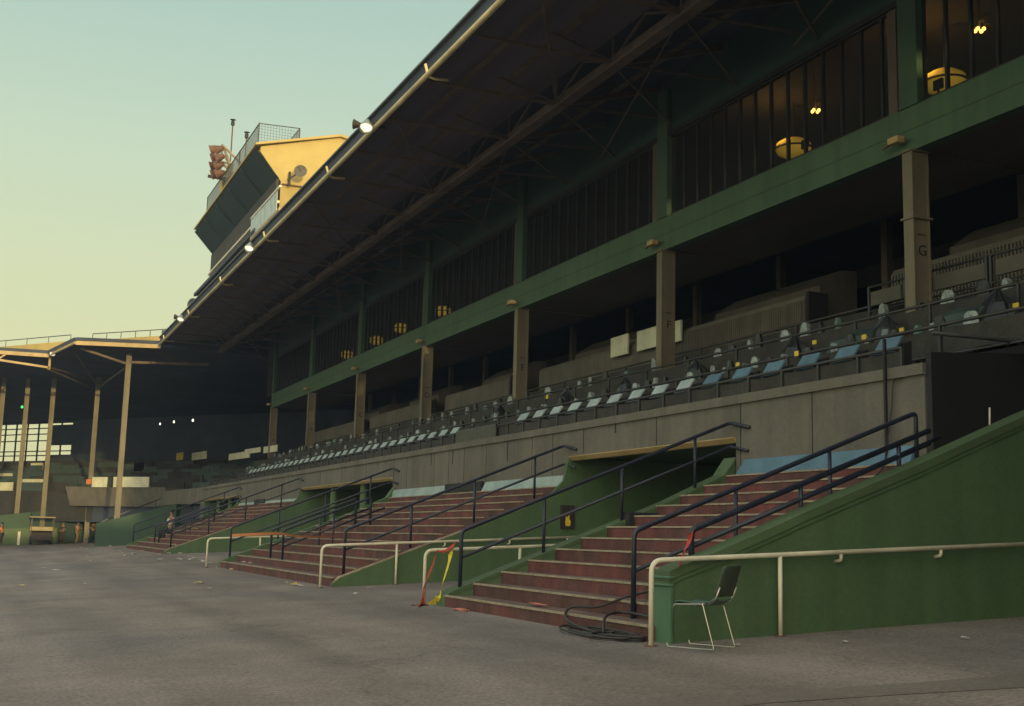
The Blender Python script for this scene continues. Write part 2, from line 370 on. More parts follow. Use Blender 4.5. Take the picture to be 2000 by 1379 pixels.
# second floor: fascia beam, soffit, ceiling behind, columns
MB().box((XC-.12, YN, 8.9), (XC+.12, COLY[-1]+.35, 9.76)).build('fascia_beam', 'green_beam', G)
mb = MB(); mb.box((XC-.125, YN, 9.30), (XC-.118, COLY[-1]+.34, 9.315)); mb.build('beam_groove', 'green_upper', G)
MB().box((XC+.12, YN, 8.92), (18.3, COLY[-1]+.35, 9.1)).build('soffit', 'soffit', G)
MB().box((18.3, YN, 9.1), (18.4, YE, 9.9)).build('floor_step', 'soffit', G)
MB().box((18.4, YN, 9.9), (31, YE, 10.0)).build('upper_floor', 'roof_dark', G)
for y in COLY[2:]:
    if y < YE: MB().box((XC+.205, y-.1, 8.88), (18.3, y+.1, 8.925)).build('soffit_rib', 'soffit', G)
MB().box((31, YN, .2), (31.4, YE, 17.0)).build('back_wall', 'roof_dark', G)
MB().box((9.2, YN-.4, .2), (31.4, YN, 13.0)).build('end_wall', 'concrete_dark', G)  # unseen solid end, placed to keep low sun off the columns
LET = {0: 'G', 1: 'F', 2: 'E', 3: 'D', 4: 'C', 5: 'B', 6: 'A'}
def letter(ch, x, y, z, size, parent):
    cu = bpy.data.curves.new('letter', 'FONT'); cu.body = ch; cu.size = size; cu.extrude = .004; cu.align_x = 'CENTER'; cu.offset = .001
    tmp = bpy.data.objects.new('tmp', cu); C.objects.link(tmp); dg = bpy.context.evaluated_depsgraph_get()
    me = bpy.data.meshes.new_from_object(tmp.evaluated_get(dg)); bpy.data.objects.remove(tmp)
    me.transform(Matrix.Translation((x, y, z)) @ Matrix.Rotation(R(90), 4, 'X')); me.transform(Matrix.Translation(-Vector(parent['_w'])))
    me.materials.clear(); me.materials.append(M['black']); o = bpy.data.objects.new('letter', me); C.objects.link(o); o.parent = parent; o['_w'] = list(parent['_w'])
    return o
for k, y in enumerate(COLY):
    mb = MB(); zb = deckz(XC)-.2
    mb.box((XC-.20, y-.13, zb), (XC-.165, y+.13, 8.9)); mb.box((XC+.165, y-.13, zb), (XC+.20, y+.13, 8.9)); mb.box((XC-.165, y-.10, zb), (XC+.165, y+.10, 8.9))
    mb.box((XC-.24, y-.15, 8.86), (XC+.24, y+.15, 8.897))
    c = mb.build('column', 'column', G)
    if k >= 3:
        if k == 3: MB().box((XC-.24, y-.17, 7.55), (XC+.24, y+.17, 7.59)).build('collar', 'column', c)
        letter(LET[k-3], XC+.03, y-.102, 6.86, .29, c)
        MB().box((XC-.07, y-.106, 7.25), (XC+.12, y-.1005, 7.27)).build('dash', 'black', c)
    # pilaster in front of the glazing
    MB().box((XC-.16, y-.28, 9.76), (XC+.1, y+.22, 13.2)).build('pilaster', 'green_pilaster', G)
    MB().box((XC-.06, y+.38, 9.76), (XC+.1, y+.62, 11.95)).build('pilaster', 'soffit', G)
# glazing bay by bay
for k in range(len(COLY)):
    y0 = COLY[k]+.22; y1 = COLY[k]+BAY-.28
    if y0 > YE: continue
    y1 = min(y1, YE)
    mb = MB(); nm = 14; mb.box((XC-.03, y0, 9.76), (XC+.03, y1, 9.84)); mb.box((XC-.05, y0, 11.88), (XC+.05, y1, 12.0))
    for i in range(1, nm): yy = y0+(y1-y0)*i/nm; mb.box((XC-.04, yy-.028, 9.84), (XC+.04, yy+.028, 11.88))
    w = mb.build('window_band', 'black', G)
    MB().box((XC+.0, y0, 9.84), (XC+.008, y1, 11.88)).build('pane', 'glass', w)
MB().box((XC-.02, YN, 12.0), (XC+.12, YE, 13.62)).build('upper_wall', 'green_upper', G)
MB().box((XC-.10, YN, 11.93), (XC+.0, YE, 12.06)).build('header', 'black', G)
MB().box((XC+.12, YN, 13.2), (31, YE, 13.3)).build('room_ceiling', 'soffit', G)
MB().box((24, YN, 9.3), (24.1, YE, 13.2)).build('room_wall', 'concrete_dark', G)
# interior lower columns behind
yc_ = atx(1525, 530, 21).y
for k in range(-4, 10):
    y = yc_ + 4.56*k
    if y < YE: MB().box((20.9, y-.11, 7.0), (21.1, y+.11, 9.9)).build('inner_column', 'column', G)
# cantilever roof
def deckb(x): return 12.66 + .13*(x-9.1)
MB().prism([(9.1, 12.66), (12.6, 13.115), (12.6, 13.3), (9.1, 12.86)], YN, YE).build('roof_overhang', 'roof_deck', G)
MB().prism([(12.6, 13.125), (31.4, 15.57), (31.4, 15.8), (12.6, 13.3)], YN, YE).build('roof', 'roof_dark', G)
MB().box((9.02, YN, 12.52), (9.1, YE, 12.90)).build('roof_fascia', 'roof_dark', G)
MB().tube([(8.98, YN, 12.47), (8.98, YE, 12.47)], .07, 8).build('gutter', 'gutter', G, smooth=True)
MB().box((8.93, YN, 12.90), (9.12, YE, 12.95)).build('roof_edge_trim', 'mesh_wire', G)
for y in COLY:
    if y > 0: MB().tube([(8.9, y, 12.72), (8.98, y, 12.44), (9.15, y, 12.38), (9.5, y, 12.42)], .035, 8, .08).build('downpipe', 'gutter', G, smooth=True)
mb = MB(); 
for x in (10.2, 11.3, 13.6, 14.6): mb.box((x-.09, YN, deckb(x)-.03), (x+.09, YE, deckb(x)+.02))
mb.build('purlins', 'truss', G)
MB().box((12.45, YN, 12.30), (12.75, YE, 12.36)).box((12.56, YN, 12.36), (12.64, YE, 12.62)).build('longitudinal_truss', 'truss', G)
FR = [17.5 + 3.04*k for k in range(-8, 19)]
for k, y in enumerate(FR):
    if y > YE: continue
    mb = MB()
    mb.beam((9.15, y, 12.47), (12.6, y, 12.47), .07); mb.beam((12.6, y, 12.45), (XC-.03, y, 12.62), .05)
    mb.beam((12.6, y, 12.45), (XC-.03, y, 13.42), .13)
    mb.beam((12.6, y, 12.5), (11.0, y, deckb(11.0)), .04); mb.beam((12.6, y, 12.5), (12.6, y, deckb(12.6)), .05); mb.beam((12.6, y, 12.6), (14.3, y, deckb(14.3)), .045)
    mb.beam((12.6, y, 12.42), (XC-.05, y+2.4, 12.25), .045)
    mb.beam((12.6, y, 12.5), (12.6, y+1.52, deckb(12.6)-.05), .05); mb.beam((12.6, y+3.04, 12.5), (12.6, y+1.52, deckb(12.6)-.05), .05)
    if k % 3 == 0: mb.beam((12.6, y, 12.42), (XC-.2, y+9.1, 12.28), .035)
    if k % 3 == 0: mb.beam((9.3, y, 12.47), (12.6, y+6.08, 12.43), .05)
    mb.build('truss_frame', 'truss', G)
MB().box((9.1, YE, 12.55), (31.4, YE+.1, 13.4)).build('roof_end', 'roof_dark', G)
# parapets and vomitory hoods in the upper tiers
def parapet(y0, y1, ribbed_to=None):
    MB().prism([(18.25, 6.35), (18.25, 7.50), (18.32, 7.62), (18.95, 7.80), (18.95, 6.35)], y0, y1).build('tier_parapet', 'concrete', G)
    if ribbed_to:
        mb = MB(); y = y0+.05
        while y < ribbed_to: mb.box((18.18, y, 6.7), (18.245, y+.04, 7.48)); y += .095
        mb.build('ribbed_screen', 'concrete', G)
    if y1 < YE: MB().box((18.3, y0-.12, 6.3), (18.9, y0-.01, 7.7)).build('parapet_end', 'black', G)
for y0, y1, rt in ((8.0, 20.8, 20.7), (23.95, 39.5, 30.2), (42.3, 49.3, None), (52.2, 60.5, None), (63.4, 72.5, None), (-6, 4, None)): parapet(y0, y1, rt)
for y0, y1 in ((12, 20.2), (24.8, 29.7), (34.1, 38.9), (43.9, 47.8), (53.3, 57.6), (62.6, 66.8)):
    MB().prism([(19.4, 7.2), (19.4, 8.15), (20.1, 8.62), (20.6, 8.66), (20.6, 7.2)], y0, y1).build('stair_hood', 'concrete', G)
    MB().beam((19.35, y0+.3, 7.95), (19.95, y0+2.6, 8.55), .05).build('hood_rail', 'black', G)
# loose white boards leaning on the parapet
for (a, b, z0, z1, s) in ((32.55, 33.65, 7.26, 7.9, 'small square white board leaning on the ribbed tier parapet left of column F'), (30.55, 31.95, 7.24, 7.86, 'white board partly behind column F'), (29.4, 30.45, 7.22, 7.84, 'white board right beside column F against the ribbed screen')):
    tag(MB().box((18.04, a, z0), (18.11, b, z1)).build('white_board', 'white_board', bevel=.01), s, 'board', 'white boards on the tier parapet')

# beam floodlights at the columns
fl0 = None
for k, y in enumerate(COLY[3:10]):
    o = thing('beam_light', f'small cream flood lamp on the green beam above column {LET[k]}', 'lamp', (XC-.2, y+.1, 9.02), 'small flood lamps along the green beam')
    if fl0 is None:
        fl0 = o
        MB().box((XC-.42, y+.0, 9.04), (XC-.24, y+.28, 9.17)).build('housing', 'yellow' if False else 'truss_cream', o, bevel=.015)
        MB().box((XC-.24, y+.1, 9.08), (XC-.12, y+.2, 9.16)).build('bracket', 'column', o)
        MB().tube([(XC-.3, y+.55, 9.06), (XC-.3, y+.34, 9.1)], .03).build('spare_lamp', 'rust', o)
    else:
        for ch in fl0.children: c = ch.copy(); C.objects.link(c); c.parent = o

# ================================================================== STAIRCASES
def stairs(y0, y1, zoff, label, tall=False, thick=.35):
    X0 = 6.72; T = .471; H = .19; N = 12
    o = thing('staircase', label, 'staircase', (X0, (y0+y1)/2, gz(X0)))
    def nz(k): return gz(6.72)+zoff+.178+H*k
    prof = [(X0, -.2)]
    for k in range(N): prof += [(X0+T*k, nz(k)-.03), (X0+T*(k+1) if k < N-1 else XW-.01, nz(k)-.03)]
    prof += [(XW-.01, -.2)]
    pr = [(X0, -.2)]
    MB().prism(prof, y0, y1).build('steps', 'riser', o)
    mb = MB()
    for k in range(N):
        xa = X0+T*k; xb = X0+T*(k+1)+.0 if k < N-1 else XW-.02
        mb.box((xa+.05, y0+.003, nz(k)-.031), (xb-.003, y1-.003, nz(k)-.006))
    mb.build('treads', 'tread', o)
    mb = MB()
    for k in range(N): mb.box((X0+T*k-.012, y0+.002, nz(k)-.026), (X0+T*k+.05, y1-.002, nz(k)))
    mb.build('nosings', 'nosing', o)
    def slope(x): return nz(0) + H/T*(x-X0)
    # far parapet (low coping above the step line)
    fx = [(X0-.02, -.2), (X0-.02, nz(0)-.02), (X0+.12, nz(0)+.05), (10.7, slope(10.7)-.05), (11.85, 2.62+zoff), (XW-.0, 2.95+zoff), (XW-.0, -.2)]
    MB().prism(fx, y1, y1+thick).build('flank_wall', 'green', o, bevel=.02)
    c_ = [(X0+.05, nz(0)+.02), (X0+.12, nz(0)+.062), (10.7, slope(10.7)-.038), (11.85, 2.635+zoff), (XW-.01, 2.96+zoff), (XW-.01, 2.90+zoff), (11.85, 2.58+zoff), (10.7, slope(10.7)-.1), (X0+.12, nz(0)-.0)]
    MB().prism(c_, y1-.012, y1+thick+.012).build('coping', 'green_cap', o)
    if not tall:
        fx = [(X0-.02, -.2), (X0-.02, nz(0)-.1), (X0+.15, nz(0)+.0), (11.0, slope(11.0)-.16), (11.6, slope(11.6)-.12), (11.95, 2.75+zoff), (12.03, 3.15), (XW-.01, 3.3), (XW-.01, -.2)]
        MB().prism(fx, y0-.1, y0).build('flank_wall', 'green', o)
        c_ = [(X0-.0, nz(0)-.1), (X0+.15, nz(0)+.02), (11.0, slope(11.0)-.14), (11.0, slope(11.0)-.17), (X0+.15, nz(0)-.01), (X0-.0, nz(0)-.13)]
        MB().prism(c_, y0-.103, y0+.004).build('edge_line', 'nosing', o)
    return o
st1 = stairs(11.55, 17.85, 0, 'nearest wide red-brown staircase with pale nosings beside the tall green wall', tall=True)
st2 = stairs(24.5, 37.0, .02, 'second wide red-brown staircase between the two green tunnels', thick=.3)
st3 = stairs(49.5, 62.3, .15, 'third red-brown staircase, farther along the apron behind its green flank', thick=.3)
# tall capped flank wall of the nearest staircase
o = thing('flank_wall', 'tall sloping green wall with moulded cap beside the plastic chair', 'wall', (9, 11.3, gz(9)))
T_ = [(6.83, 1.13), (6.95, 1.2), (7.38, 1.35), (8.11, 1.63), (8.6, 1.83), (10.31, 2.47), (12.0, 3.15), (15, 4.3)]
MB().prism([(6.83, -.2)] + [(x, z-.045) for x, z in T_] + [(15, -.2)], 11.3, 11.56).build('wall_body', 'green', o, bevel=.02)
def band(dz0, dz1, dy, m_, x0=0, nm='cap'):
    P = [(x-(.04 if i == 0 else 0), z) for i, (x, z) in enumerate(T_)]
    MB().prism([(x, z+dz1) for x, z in P] + [(x, z+dz0) for x, z in P[::-1]], 11.3-dy, 11.56+dy).build(nm, m_, o)
band(-.10, -.0, .035, 'green_cap'); band(-.155, -.105, .018, 'green')
MB().box((6.79, 11.26, .2), (6.835, 11.6, .97)).box((6.77, 11.25, .97), (6.84, 11.61, 1.0)).box((6.775, 11.255, 1.05), (6.84, 11.605, 1.08)).build('nose_face', 'green_teal', o, bevel=.01)

# ================================================================== HANDRAILS (dark)
def srail(y, label, x0=7.0, zb=.73, slope=.403, xe=11.5, h=.81, posts=(7.0, 8.44, 9.88, 11.32), wallend=True, zoff=0, r=.032, lower=.42, both=None):
    o = thing('handrail', label, 'handrail', (x0, y, zb-.1), 'dark steel handrails on the stairs')
    def zt(x): return zb+h+slope*(x-x0)+zoff
    pts = [(x0, y, zb-.15+zoff), (x0, y, zt(x0)), (xe, y, zt(xe))]
    if wallend: pts = [pts[0], pts[1], (XW-.05, y, zt(XW-.05)), (XW-.02, y-.55, zt(XW)-.14)]
    else: pts += [(xe, y, zt(xe)-1.0)]
    MB().tube(pts, r, 8, .08).build('top_rail', 'navy', o, smooth=True)
    e = XW-.05 if wallend else xe+.4
    pl = [(x0, y, zt(x0)-lower), (e, y, zt(e)-lower)]
    if wallend: pl += [(XW-.02, y-.5, zt(XW)-lower-.12)]
    MB().tube(pl, r*.8, 8, .06).build('lower_rail', 'navy', o, smooth=True)
    for x in posts[1:]:
        if x < e: MB().tube([(x, y, zt(x)-h-.12), (x, y, zt(x))], r*.85, 8).build('post', 'navy', o, smooth=True)
    return o
srail(17.95, 'dark handrail on the low green coping left of the nearest stairs')
srail(12.68, 'dark handrail down the middle of the nearest staircase', x0=7.15, zb=.56, slope=.393, h=1.0, xe=11.49, lower=.47, posts=(7.15, 8.59, 10.04), wallend=False)
# short double rail fixed on the tall wall
o = thing('handrail', 'low double handrail on top of the tall green wall, red tape at its foot', 'handrail', (7.27, 11.45, 1.2), 'dark steel handrails on the stairs')
MB().tube([(7.27, 11.6, 1.15), (7.27, 11.6, 1.58), (10.72, 11.6, 2.90)], .035, 8, .06).build('top_rail', 'navy', o, smooth=True)
MB().tube([(7.27, 11.6, 1.40), (10.72, 11.6, 2.74)], .03, 8).build('lower_rail', 'navy', o, smooth=True)
for x, z in ((8.76, 2.14), (10.23, 2.71)): MB().tube([(x, 11.6, z-.42), (x, 11.6, z)], .03, 8).build('post', 'navy', o, smooth=True)
srail(24.62, 'dark handrail on the near green edge of the second staircase')
srail(31.4, 'right one of the two dark handrails down the middle of the second staircase', x0=7.27, zb=.56, h=.95, wallend=False, xe=9.6, posts=(7.27, 8.6, 9.6))
srail(32.8, 'left one of the two dark handrails down the middle of the second staircase', x0=7.27, zb=.56, h=.95, wallend=False, xe=9.6, posts=(7.27, 8.6, 9.6))
srail(37.15, 'dark handrail on the low green coping left of the second stairs', zb=.76)
srail(49.62, 'dark handrail on the near green edge of the third staircase', zoff=.15)
srail(55.2, 'right one of the two dark handrails in the middle of the third staircase', zoff=.12, x0=7.27, zb=.56, h=.95, wallend=False, xe=9.6, posts=(7.27, 8.6, 9.6))
srail(56.6, 'left one of the two dark handrails in the middle of the third staircase', zoff=.12, x0=7.27, zb=.56, h=.95, wallend=False, xe=9.6, posts=(7.27, 8.6, 9.6))
srail(62.45, 'dark handrail beyond the third stairs beside the far tunnel', zoff=.15)

# ================================================================== WHITE RAILS
def wrail(y, x0, x1, label, posts, brk=(), h=.86, wall=None):
    o = thing('ramp_rail', label, 'railing', (x0, y, gz(x0, y)), 'cream pipe rails beside the green walls')
    def zt(x): return gz(x, y)+h
    MB().tube([(x0, y, gz(x0, y)-.02), (x0, y, zt(x0)), (x1, y, zt(x1))], .028, 10, .13).build('pipe', 'cream', o, smooth=True)
    for x in posts: MB().tube([(x, y, gz(x, y)-.02), (x, y, zt(x))], .025, 10).build('post', 'cream', o, smooth=True)
    for x in (x0,)+tuple(posts): MB().lathe((x, y, gz(x, y)), (0, 0, 1), [(.07, -.01), (.07, .012), (.028, .014)], 14).build('base_plate', 'rust', o)
    for x in brk: MB().tube([(x, y, zt(x)), (x, y, zt(x)-.09), (x, wall or y+.12, zt(x)-.11)], .02, 8, .03).build('bracket', 'cream', o, smooth=True)
    return o
wrail(11.2, 6.53, 13.5, 'thick cream pipe rail in front of the tall green wall by the plastic chair', (8.17,), (9.01, 10.48, 11.95), h=.885, wall=11.31)
wrail(24.28, 6.43, 12.4, 'long cream pipe rail along the green wall of the second staircase', (8.03,), (9.1, 10.6, 12.0), h=.85, wall=24.42)
wrail(18.35, 6.55, 12.0, 'cream pipe rail hung with red and yellow caution tape', (8.2, 9.8), h=.86)
wrail(37.5, 6.38, 11.5, 'small farther cream pipe rail left of the second staircase', (7.97, 9.6), h=.87)

def patch(pts, nm, m_):
    mb = MB(); mb.poly([(lambda q: (q.x, q.y, gz(q.x, q.y)+.004))(atg(*p)) for p in pts]); return struct(mb.build(nm, m_))
patch([(980, 1395), (1250, 1372), (1520, 1352), (1800, 1333), (2060, 1312), (2060, 1340), (1750, 1358), (1500, 1374), (1300, 1395)], 'asphalt_patch', 'asphalt_worn')
# patch([(230, 1252), (300, 1262), (420, 1266), (520, 1268), (420, 1271), (300, 1269), (210, 1262)], 'asphalt_stain', 'asphalt_pale')
# ================================================================== TAPES
def curve(pts, n=24):
    P = [Vector(p) for p in pts]; out = []
    P = [P[0]]+P+[P[-1]]
    for i in range(1, len(P)-2):
        for k in range(n//(len(P)-3)):
            t = k/(n//(len(P)-3)); a, b, c, d = P[i-1], P[i], P[i+1], P[i+2]
            out.append(.5*((2*b) + (c-a)*t + (2*a-5*b+4*c-d)*t*t + (3*b-a-3*c+d)*t**3))
    out.append(P[-2]); return out
YT = 18.3
A = lambda x, y, Y=YT: aty(x, y, Y)
tag(MB().ribbon(curve([A(888,1064), A(868,1076), A(853,1078), A(846,1100,18.25), A(836,1128,18.25), A(829,1150,18.25), A(826,1178,18.2), atg(818,1182), atg(800,1183)], 40), .12, (.5, .3, .8), 5).build('caution_tape', 'tape_red'), 'red caution tape knotted round the cream rail post and trailing to the ground', 'tape')
tag(MB().ribbon(curve([A(879,1078), A(880,1086), A(873,1112, 18.2), A(864,1142, 18.1), A(856,1166,18.0), atg(843,1180), atg(826,1182), atg(815,1186)], 40), .10, (.6, .1, .5), 3).build('caution_tape', 'tape_yellow'), 'yellow caution tape looped down from the cream rail to the ground', 'tape')
tag(MB().ribbon(curve([aty(1350,1040,11.55), aty(1345,1060,11.5), aty(1336,1080,11.45), aty(1330,1098,11.3), aty(1324,1108,11.2)], 24), .07, (.8, .3, .3), 4).build('caution_tape', 'tape_red'), 'red tape streamer tied to the low double handrail above the green wall', 'tape')
tag(MB().ribbon(curve([A(450,1046,37.3), A(510,1043,34), A(546,1042,31.4), A(580,1047,29), A(630,1048,27), A(665,1046,24.9)], 30), .08, (0, .2, 1), 1.5).build('caution_tape', 'tape_orange'), 'faded orange tape stretched across the foot of the second staircase', 'tape')

# ================================================================== CHAIR
def rear(px_): return px_
o = thing('plastic_chair', 'green plastic sled-base chair standing in front of the tall green wall', 'chair', (6.9, 10.8, gz(6.9)))
gh = .385
f = Vector((-.53, .85, 0)); s_ = Vector((.85, .53, 0)); c0 = Vector((6.88, 10.60, gh))
def cp(a, b, z): return c0 + f*a + s_*b + Vector((0, 0, z))
for i, sgn in enumerate((-1, 1)):
    w = .25*sgn
    MB().tube([cp(.30, w, .40), cp(.29, w, .435), cp(-.02, w*.96, .45), cp(-.15, w, .012), cp(.36, w, .012), cp(.37, w, .05)], .0068, 8, .02).build('leg_frame', 'chrome', o, smooth=True)
MB().tube([cp(.28, -.24, .43), cp(.28, .24, .43)], .0095, 8).tube([cp(-.02, -.24, .45), cp(-.02, .24, .45)], .0095, 8).build('crossbar', 'chrome', o, smooth=True)
mb = MB(); gr_ = []
for i in range(9):
    t = i/8; row = []
    for j in range(9):
        u = j/4-1; a = .30-.44*t; z = .445-.02*math.sin(t*math.pi)+.03*u*u+.03*(t > .9)
        wd = .225*(1-.10*abs(t-.4)); row.append(mb.bm.verts.new(cp(a, u*wd, z-.02*(t < .1))))
    gr_.append(row)
for i in range(8):
    for j in range(8): mb.bm.faces.new((gr_[i][j], gr_[i][j+1], gr_[i+1][j+1], gr_[i+1][j]))
se = mb.build('seat', 'chair_seat', o, smooth=True); m_ = se.modifiers.new('thick', 'SOLIDIFY'); m_.thickness = .014
mb = MB(); gr_ = []
for i in range(9):
    t = i/8; row = []
    for j in range(9):
        u = j/4-1; z = .53+.31*t; a = -.13-.10*t-.03*(1-u*u)
        wd = .215*(1-.05*t); row.append(mb.bm.verts.new(cp(a, u*wd, z-.012*abs(u)**6*(t > .9))))
    gr_.append(row)
for i in range(8):
    for j in range(8): mb.bm.faces.new((gr_[i][j], gr_[i][j+1], gr_[i+1][j+1], gr_[i+1][j]))
se = mb.build('backrest', 'chair_back', o, smooth=True); m_ = se.modifiers.new('thick', 'SOLIDIFY'); m_.thickness = .014
for sgn in (-1, 1): MB().tube([cp(-.05, .19*sgn, .44), cp(-.14, .2*sgn, .5), cp(-.19, .2*sgn, .62)], .01, 8, .03).build('back_strut', 'chrome', o, smooth=True)

# ================================================================== HOSES, BAG, LITTER
def gp(x, y, dz=.02): p = atg(x, y); return (p.x, p.y, gz(p.x, p.y)+dz)
tag(MB().tube(curve([gp(905,1192), gp(960,1196), gp(1040,1208), gp(1100,1216), gp(1150,1230), gp(1190,1247), gp(1230,1252,.03), gp(1262,1246)], 50), .016, 8).build('hose', 'hose', smooth=True), 'thin dark hose lying along the foot of the nearest stairs', 'hose')
pts = []
cx, cy = atg(1232, 1246).xy
for k in range(110):
    a = k*.30; rx = .20+.09*math.sin(k*.083); ry = .62+.30*math.sin(k*.047+1)
    X = cx-.16+math.cos(a)*rx+.06*math.sin(k*.11); Y = cy+.15+math.sin(a)*ry+.35*math.sin(k*.06); pts.append((min(X, 6.67), Y, gz(X)+.018+.022*abs(math.sin(k*.19))+.008*(k//25)))
tag(MB().tube(pts, .014, 8).build('hose_coil', 'hose', smooth=True), 'black hose heaped in loose coils at the foot of the nearest stairs', 'hose')
H3 = [(6.6, 11.9, .40), (6.5, 12.6, .42), (6.62, 13.4, .5), (6.80, 13.6, .62), (7.0, 13.3, .64), (7.25, 12.9, .80), (7.55, 12.3, .94), (7.9, 11.9, 1.0), (8.2, 11.75, 1.1)]
tag(MB().tube(curve(H3, 48), .016, 8).build('hose', 'hose', smooth=True), 'black hose looping up over the lowest steps by the middle handrail', 'hose')
H4 = [(6.5, 12.2, .42), (6.66, 12.45, .58), (6.95, 12.6, .62), (7.05, 12.2, .60), (6.9, 11.75, .60)]
tag(MB().tube(curve(H4, 32), .018, 8).build('hose', 'hose', smooth=True), 'short black hose end crossing the bottom step near the chair', 'hose')
pc = [atx(1760,738,12.05), atx(1745,745,12.05), atx(1741,800,12.05), atx(1733,860,12.02), atx(1728,900,11.9), aty(1722,918,13.2), aty(1690,945,12.6), aty(1640,975,12.2), aty(1600,985,11.95)]
tag(MB().tube(curve(pc, 48), .010, 6).build('cable', 'hose', smooth=True), 'thin black cable hanging down the concrete wall onto the top steps', 'cable')
tag(MB().blob((7.86, 13.0, 1.0), (.07, .12, .08), 3, .22).build('plastic_bag', 'cloth_white'), 'crumpled white bag on a step against the green wall nose', 'bag')
rnd = random.Random(5)
def scrap(p, s, m_, seed):
    mb = MB(); r = random.Random(seed); n_ = 6
    for _ in range(2):
        a0 = r.random()*6; ctr = Vector(p)+Vector((r.uniform(-s, s)*.3, r.uniform(-s, s)*.3, .012+r.random()*.01))
        vs = [mb.bm.verts.new(ctr+Vector((math.cos(a0+k*1.047)*s*r.uniform(.4, 1), math.sin(a0+k*1.047)*s*r.uniform(.4, 1), r.uniform(0, .4)*s*.6))) for k in range(n_)]
        cv = mb.bm.verts.new(ctr+Vector((0, 0, s*.3)))
        for k in range(n_): mb.bm.faces.new((vs[k], vs[(k+1) % n_], cv))
    return mb.build('paper_scrap', m_)
near = [((1440,1262), .05, 'white paper scrap on the ground right of the chair'), ((1650,1257), .06, 'white paper scrap on the ground below the middle of the tall green wall'), ((1883,1249), .05, 'white paper scrap on the ground at the far right below the green wall'), ((805,1134), .10, 'pale crumpled wrapper against the foot of the second stair wall'), ((723,1149), .07, 'flat pale scrap on the apron in front of the second stair wall'), ((695,1161), .06, 'small pale scrap on the apron left of the taped rail'), ((408,1151), .07, 'small white scrap in the open apron on the left')]
for i, ((x, y), s, l) in enumerate(near): tag(scrap(gp(x, y, 0), s, 'paper', i), l, 'litter', 'scraps of litter on the apron')
for i in range(70):
    if i < 52: x = rnd.uniform(140, 415); y = rnd.uniform(1061, 1100) + (x < 250)*-3
    else: x = rnd.uniform(30, 600); y = rnd.uniform(1064, 1150)
    if y < 1056+(x-120)*.08: y = 1064+(x-120)*.08
    if x > 300 and y < 1062+(x-255)*.24: y = 1066+(x-255)*.24
    p = gp(x, y, 0); s = rnd.choice((.05, .07, .09, .14))*1.0
    tag(scrap(p, s, rnd.choice(('paper', 'paper', 'paper', 'paper_yellow')), 50+i), 'tiny pale scrap of litter scattered over the distant apron', 'litter', 'tiny litter scraps far along the apron')
for i, (x, y, l) in enumerate(((925,1189,'pink rag dropped on the ground at the foot of the nearest stairs'), (905,1186,'pale pink crumpled wrapper by the left end of the lowest step'))):
    p = aty(x, y+1, 17.4-i*.4); tag(MB().blob((6.62, p.y-.5+i*.3, gz(6.6)+.02), (.05, .22-.06*i, .02), i, .5).build('rag', 'paper_pink'), l, 'rag')
tag(MB().blob((7.0, 15.0, .575), (.05, .3, .012), 9, .5).build('rag', 'paper_pink'), 'long pink rag lying on the lowest tread of the nearest stairs', 'rag')
tag(scrap((8.5, 53.5, 1.52), .16, 'paper_yellow', 4), 'yellow wrapper lying on a step of the third staircase', 'litter')
for i, (Y, l) in enumerate(((35.3, 'white cup lying on the lowest step of the second staircase'), (34.2, 'white paper next to the cup on the second staircase'))):
    tag(scrap((7.05, Y, .57), .09, 'paper', 31+i), l, 'litter')
# black box on coping, cabinet on tunnel wall
tag(MB().box((9.9, 17.75, 1.70), (10.62, 17.95, 1.93)).build('black_box', 'black', bevel=.01), 'black box set on the green coping beside the nearest stairs', 'box')
o = thing('cabinet', 'dark wall cabinet with a yellow flame sticker on the green tunnel wall', 'cabinet', (11.75, 24.38, 1.7))
X_, Yc = aty(1109, 1010, 24.35).x, 24.40
MB().box((X_-.17, Yc-.06, 1.70), (X_+.17, Yc, 2.22)).build('case', 'bin', o, bevel=.01)
MB().prism([(X_-.06, 1.76), (X_+.05, 1.76), (X_+.07, 1.86), (X_+.03, 1.92), (X_+.04, 2.02), (X_-.01, 1.95), (X_-.05, 1.98), (X_-.07, 1.85)], Yc-.066, Yc-.061).build('sticker', 'yellow', o)

# ================================================================== BOX SEATS
def rowrail(x, ztop, zbot, y0, y1, sp, label, canvas=True, zl=None):
    o = thing('box_railing', label, 'railing', (x, (y0+y1)/2, zbot))
    MB().tube([(x, y0, ztop), (x, y1, ztop)], .028, 8).build('top_rail', 'rail_dark', o, smooth=True)
    MB().tube([(x, y0, zbot+.03), (x, y1, zbot+.03)], .022, 8).build('bottom_rail', 'rail_dark', o, smooth=True)
    n_ = int((y1-y0)/sp)
    mb = MB()
    for k in range(min(n_+1, 90)): MB().box((x-.022, y0+k*sp-.022, zbot-.03), (x+.022, y0+k*sp+.022, ztop)).build('post', 'rail_dark', o)
    if canvas:
        mb = MB(); r = random.Random(int(x*10))
        for k in range(n_):
            ya = y0+k*sp+.04; yb = ya+sp-.08; z0 = zbot+.05; z1 = ztop-.04; sag = r.uniform(.01, .04); m_ = 6
            g0 = [[mb.bm.verts.new((x+.012+.02*math.sin(3.14*i/m_)*r.uniform(.3, 1), ya+(yb-ya)*i/m_, (z0 if j == 0 else z1)-(sag if j else -sag*.6)*math.sin(3.14*i/m_))) for i in range(m_+1)] for j in range(2)]
            for i in range(m_): mb.bm.faces.new((g0[0][i], g0[0][i+1], g0[1][i+1], g0[1][i]))
        mb.build('canvas', 'dark_fabric', o)
    return o
rowrail(12.38, 4.41, 4.08, 13.92, 73.0, .983, 'front box railing with dark canvas along the top of the concrete wall')
rowrail(13.55, 4.93, 4.42, 6.5, 73.0, 1.966, 'second box railing with canvas, behind the slanted desks')
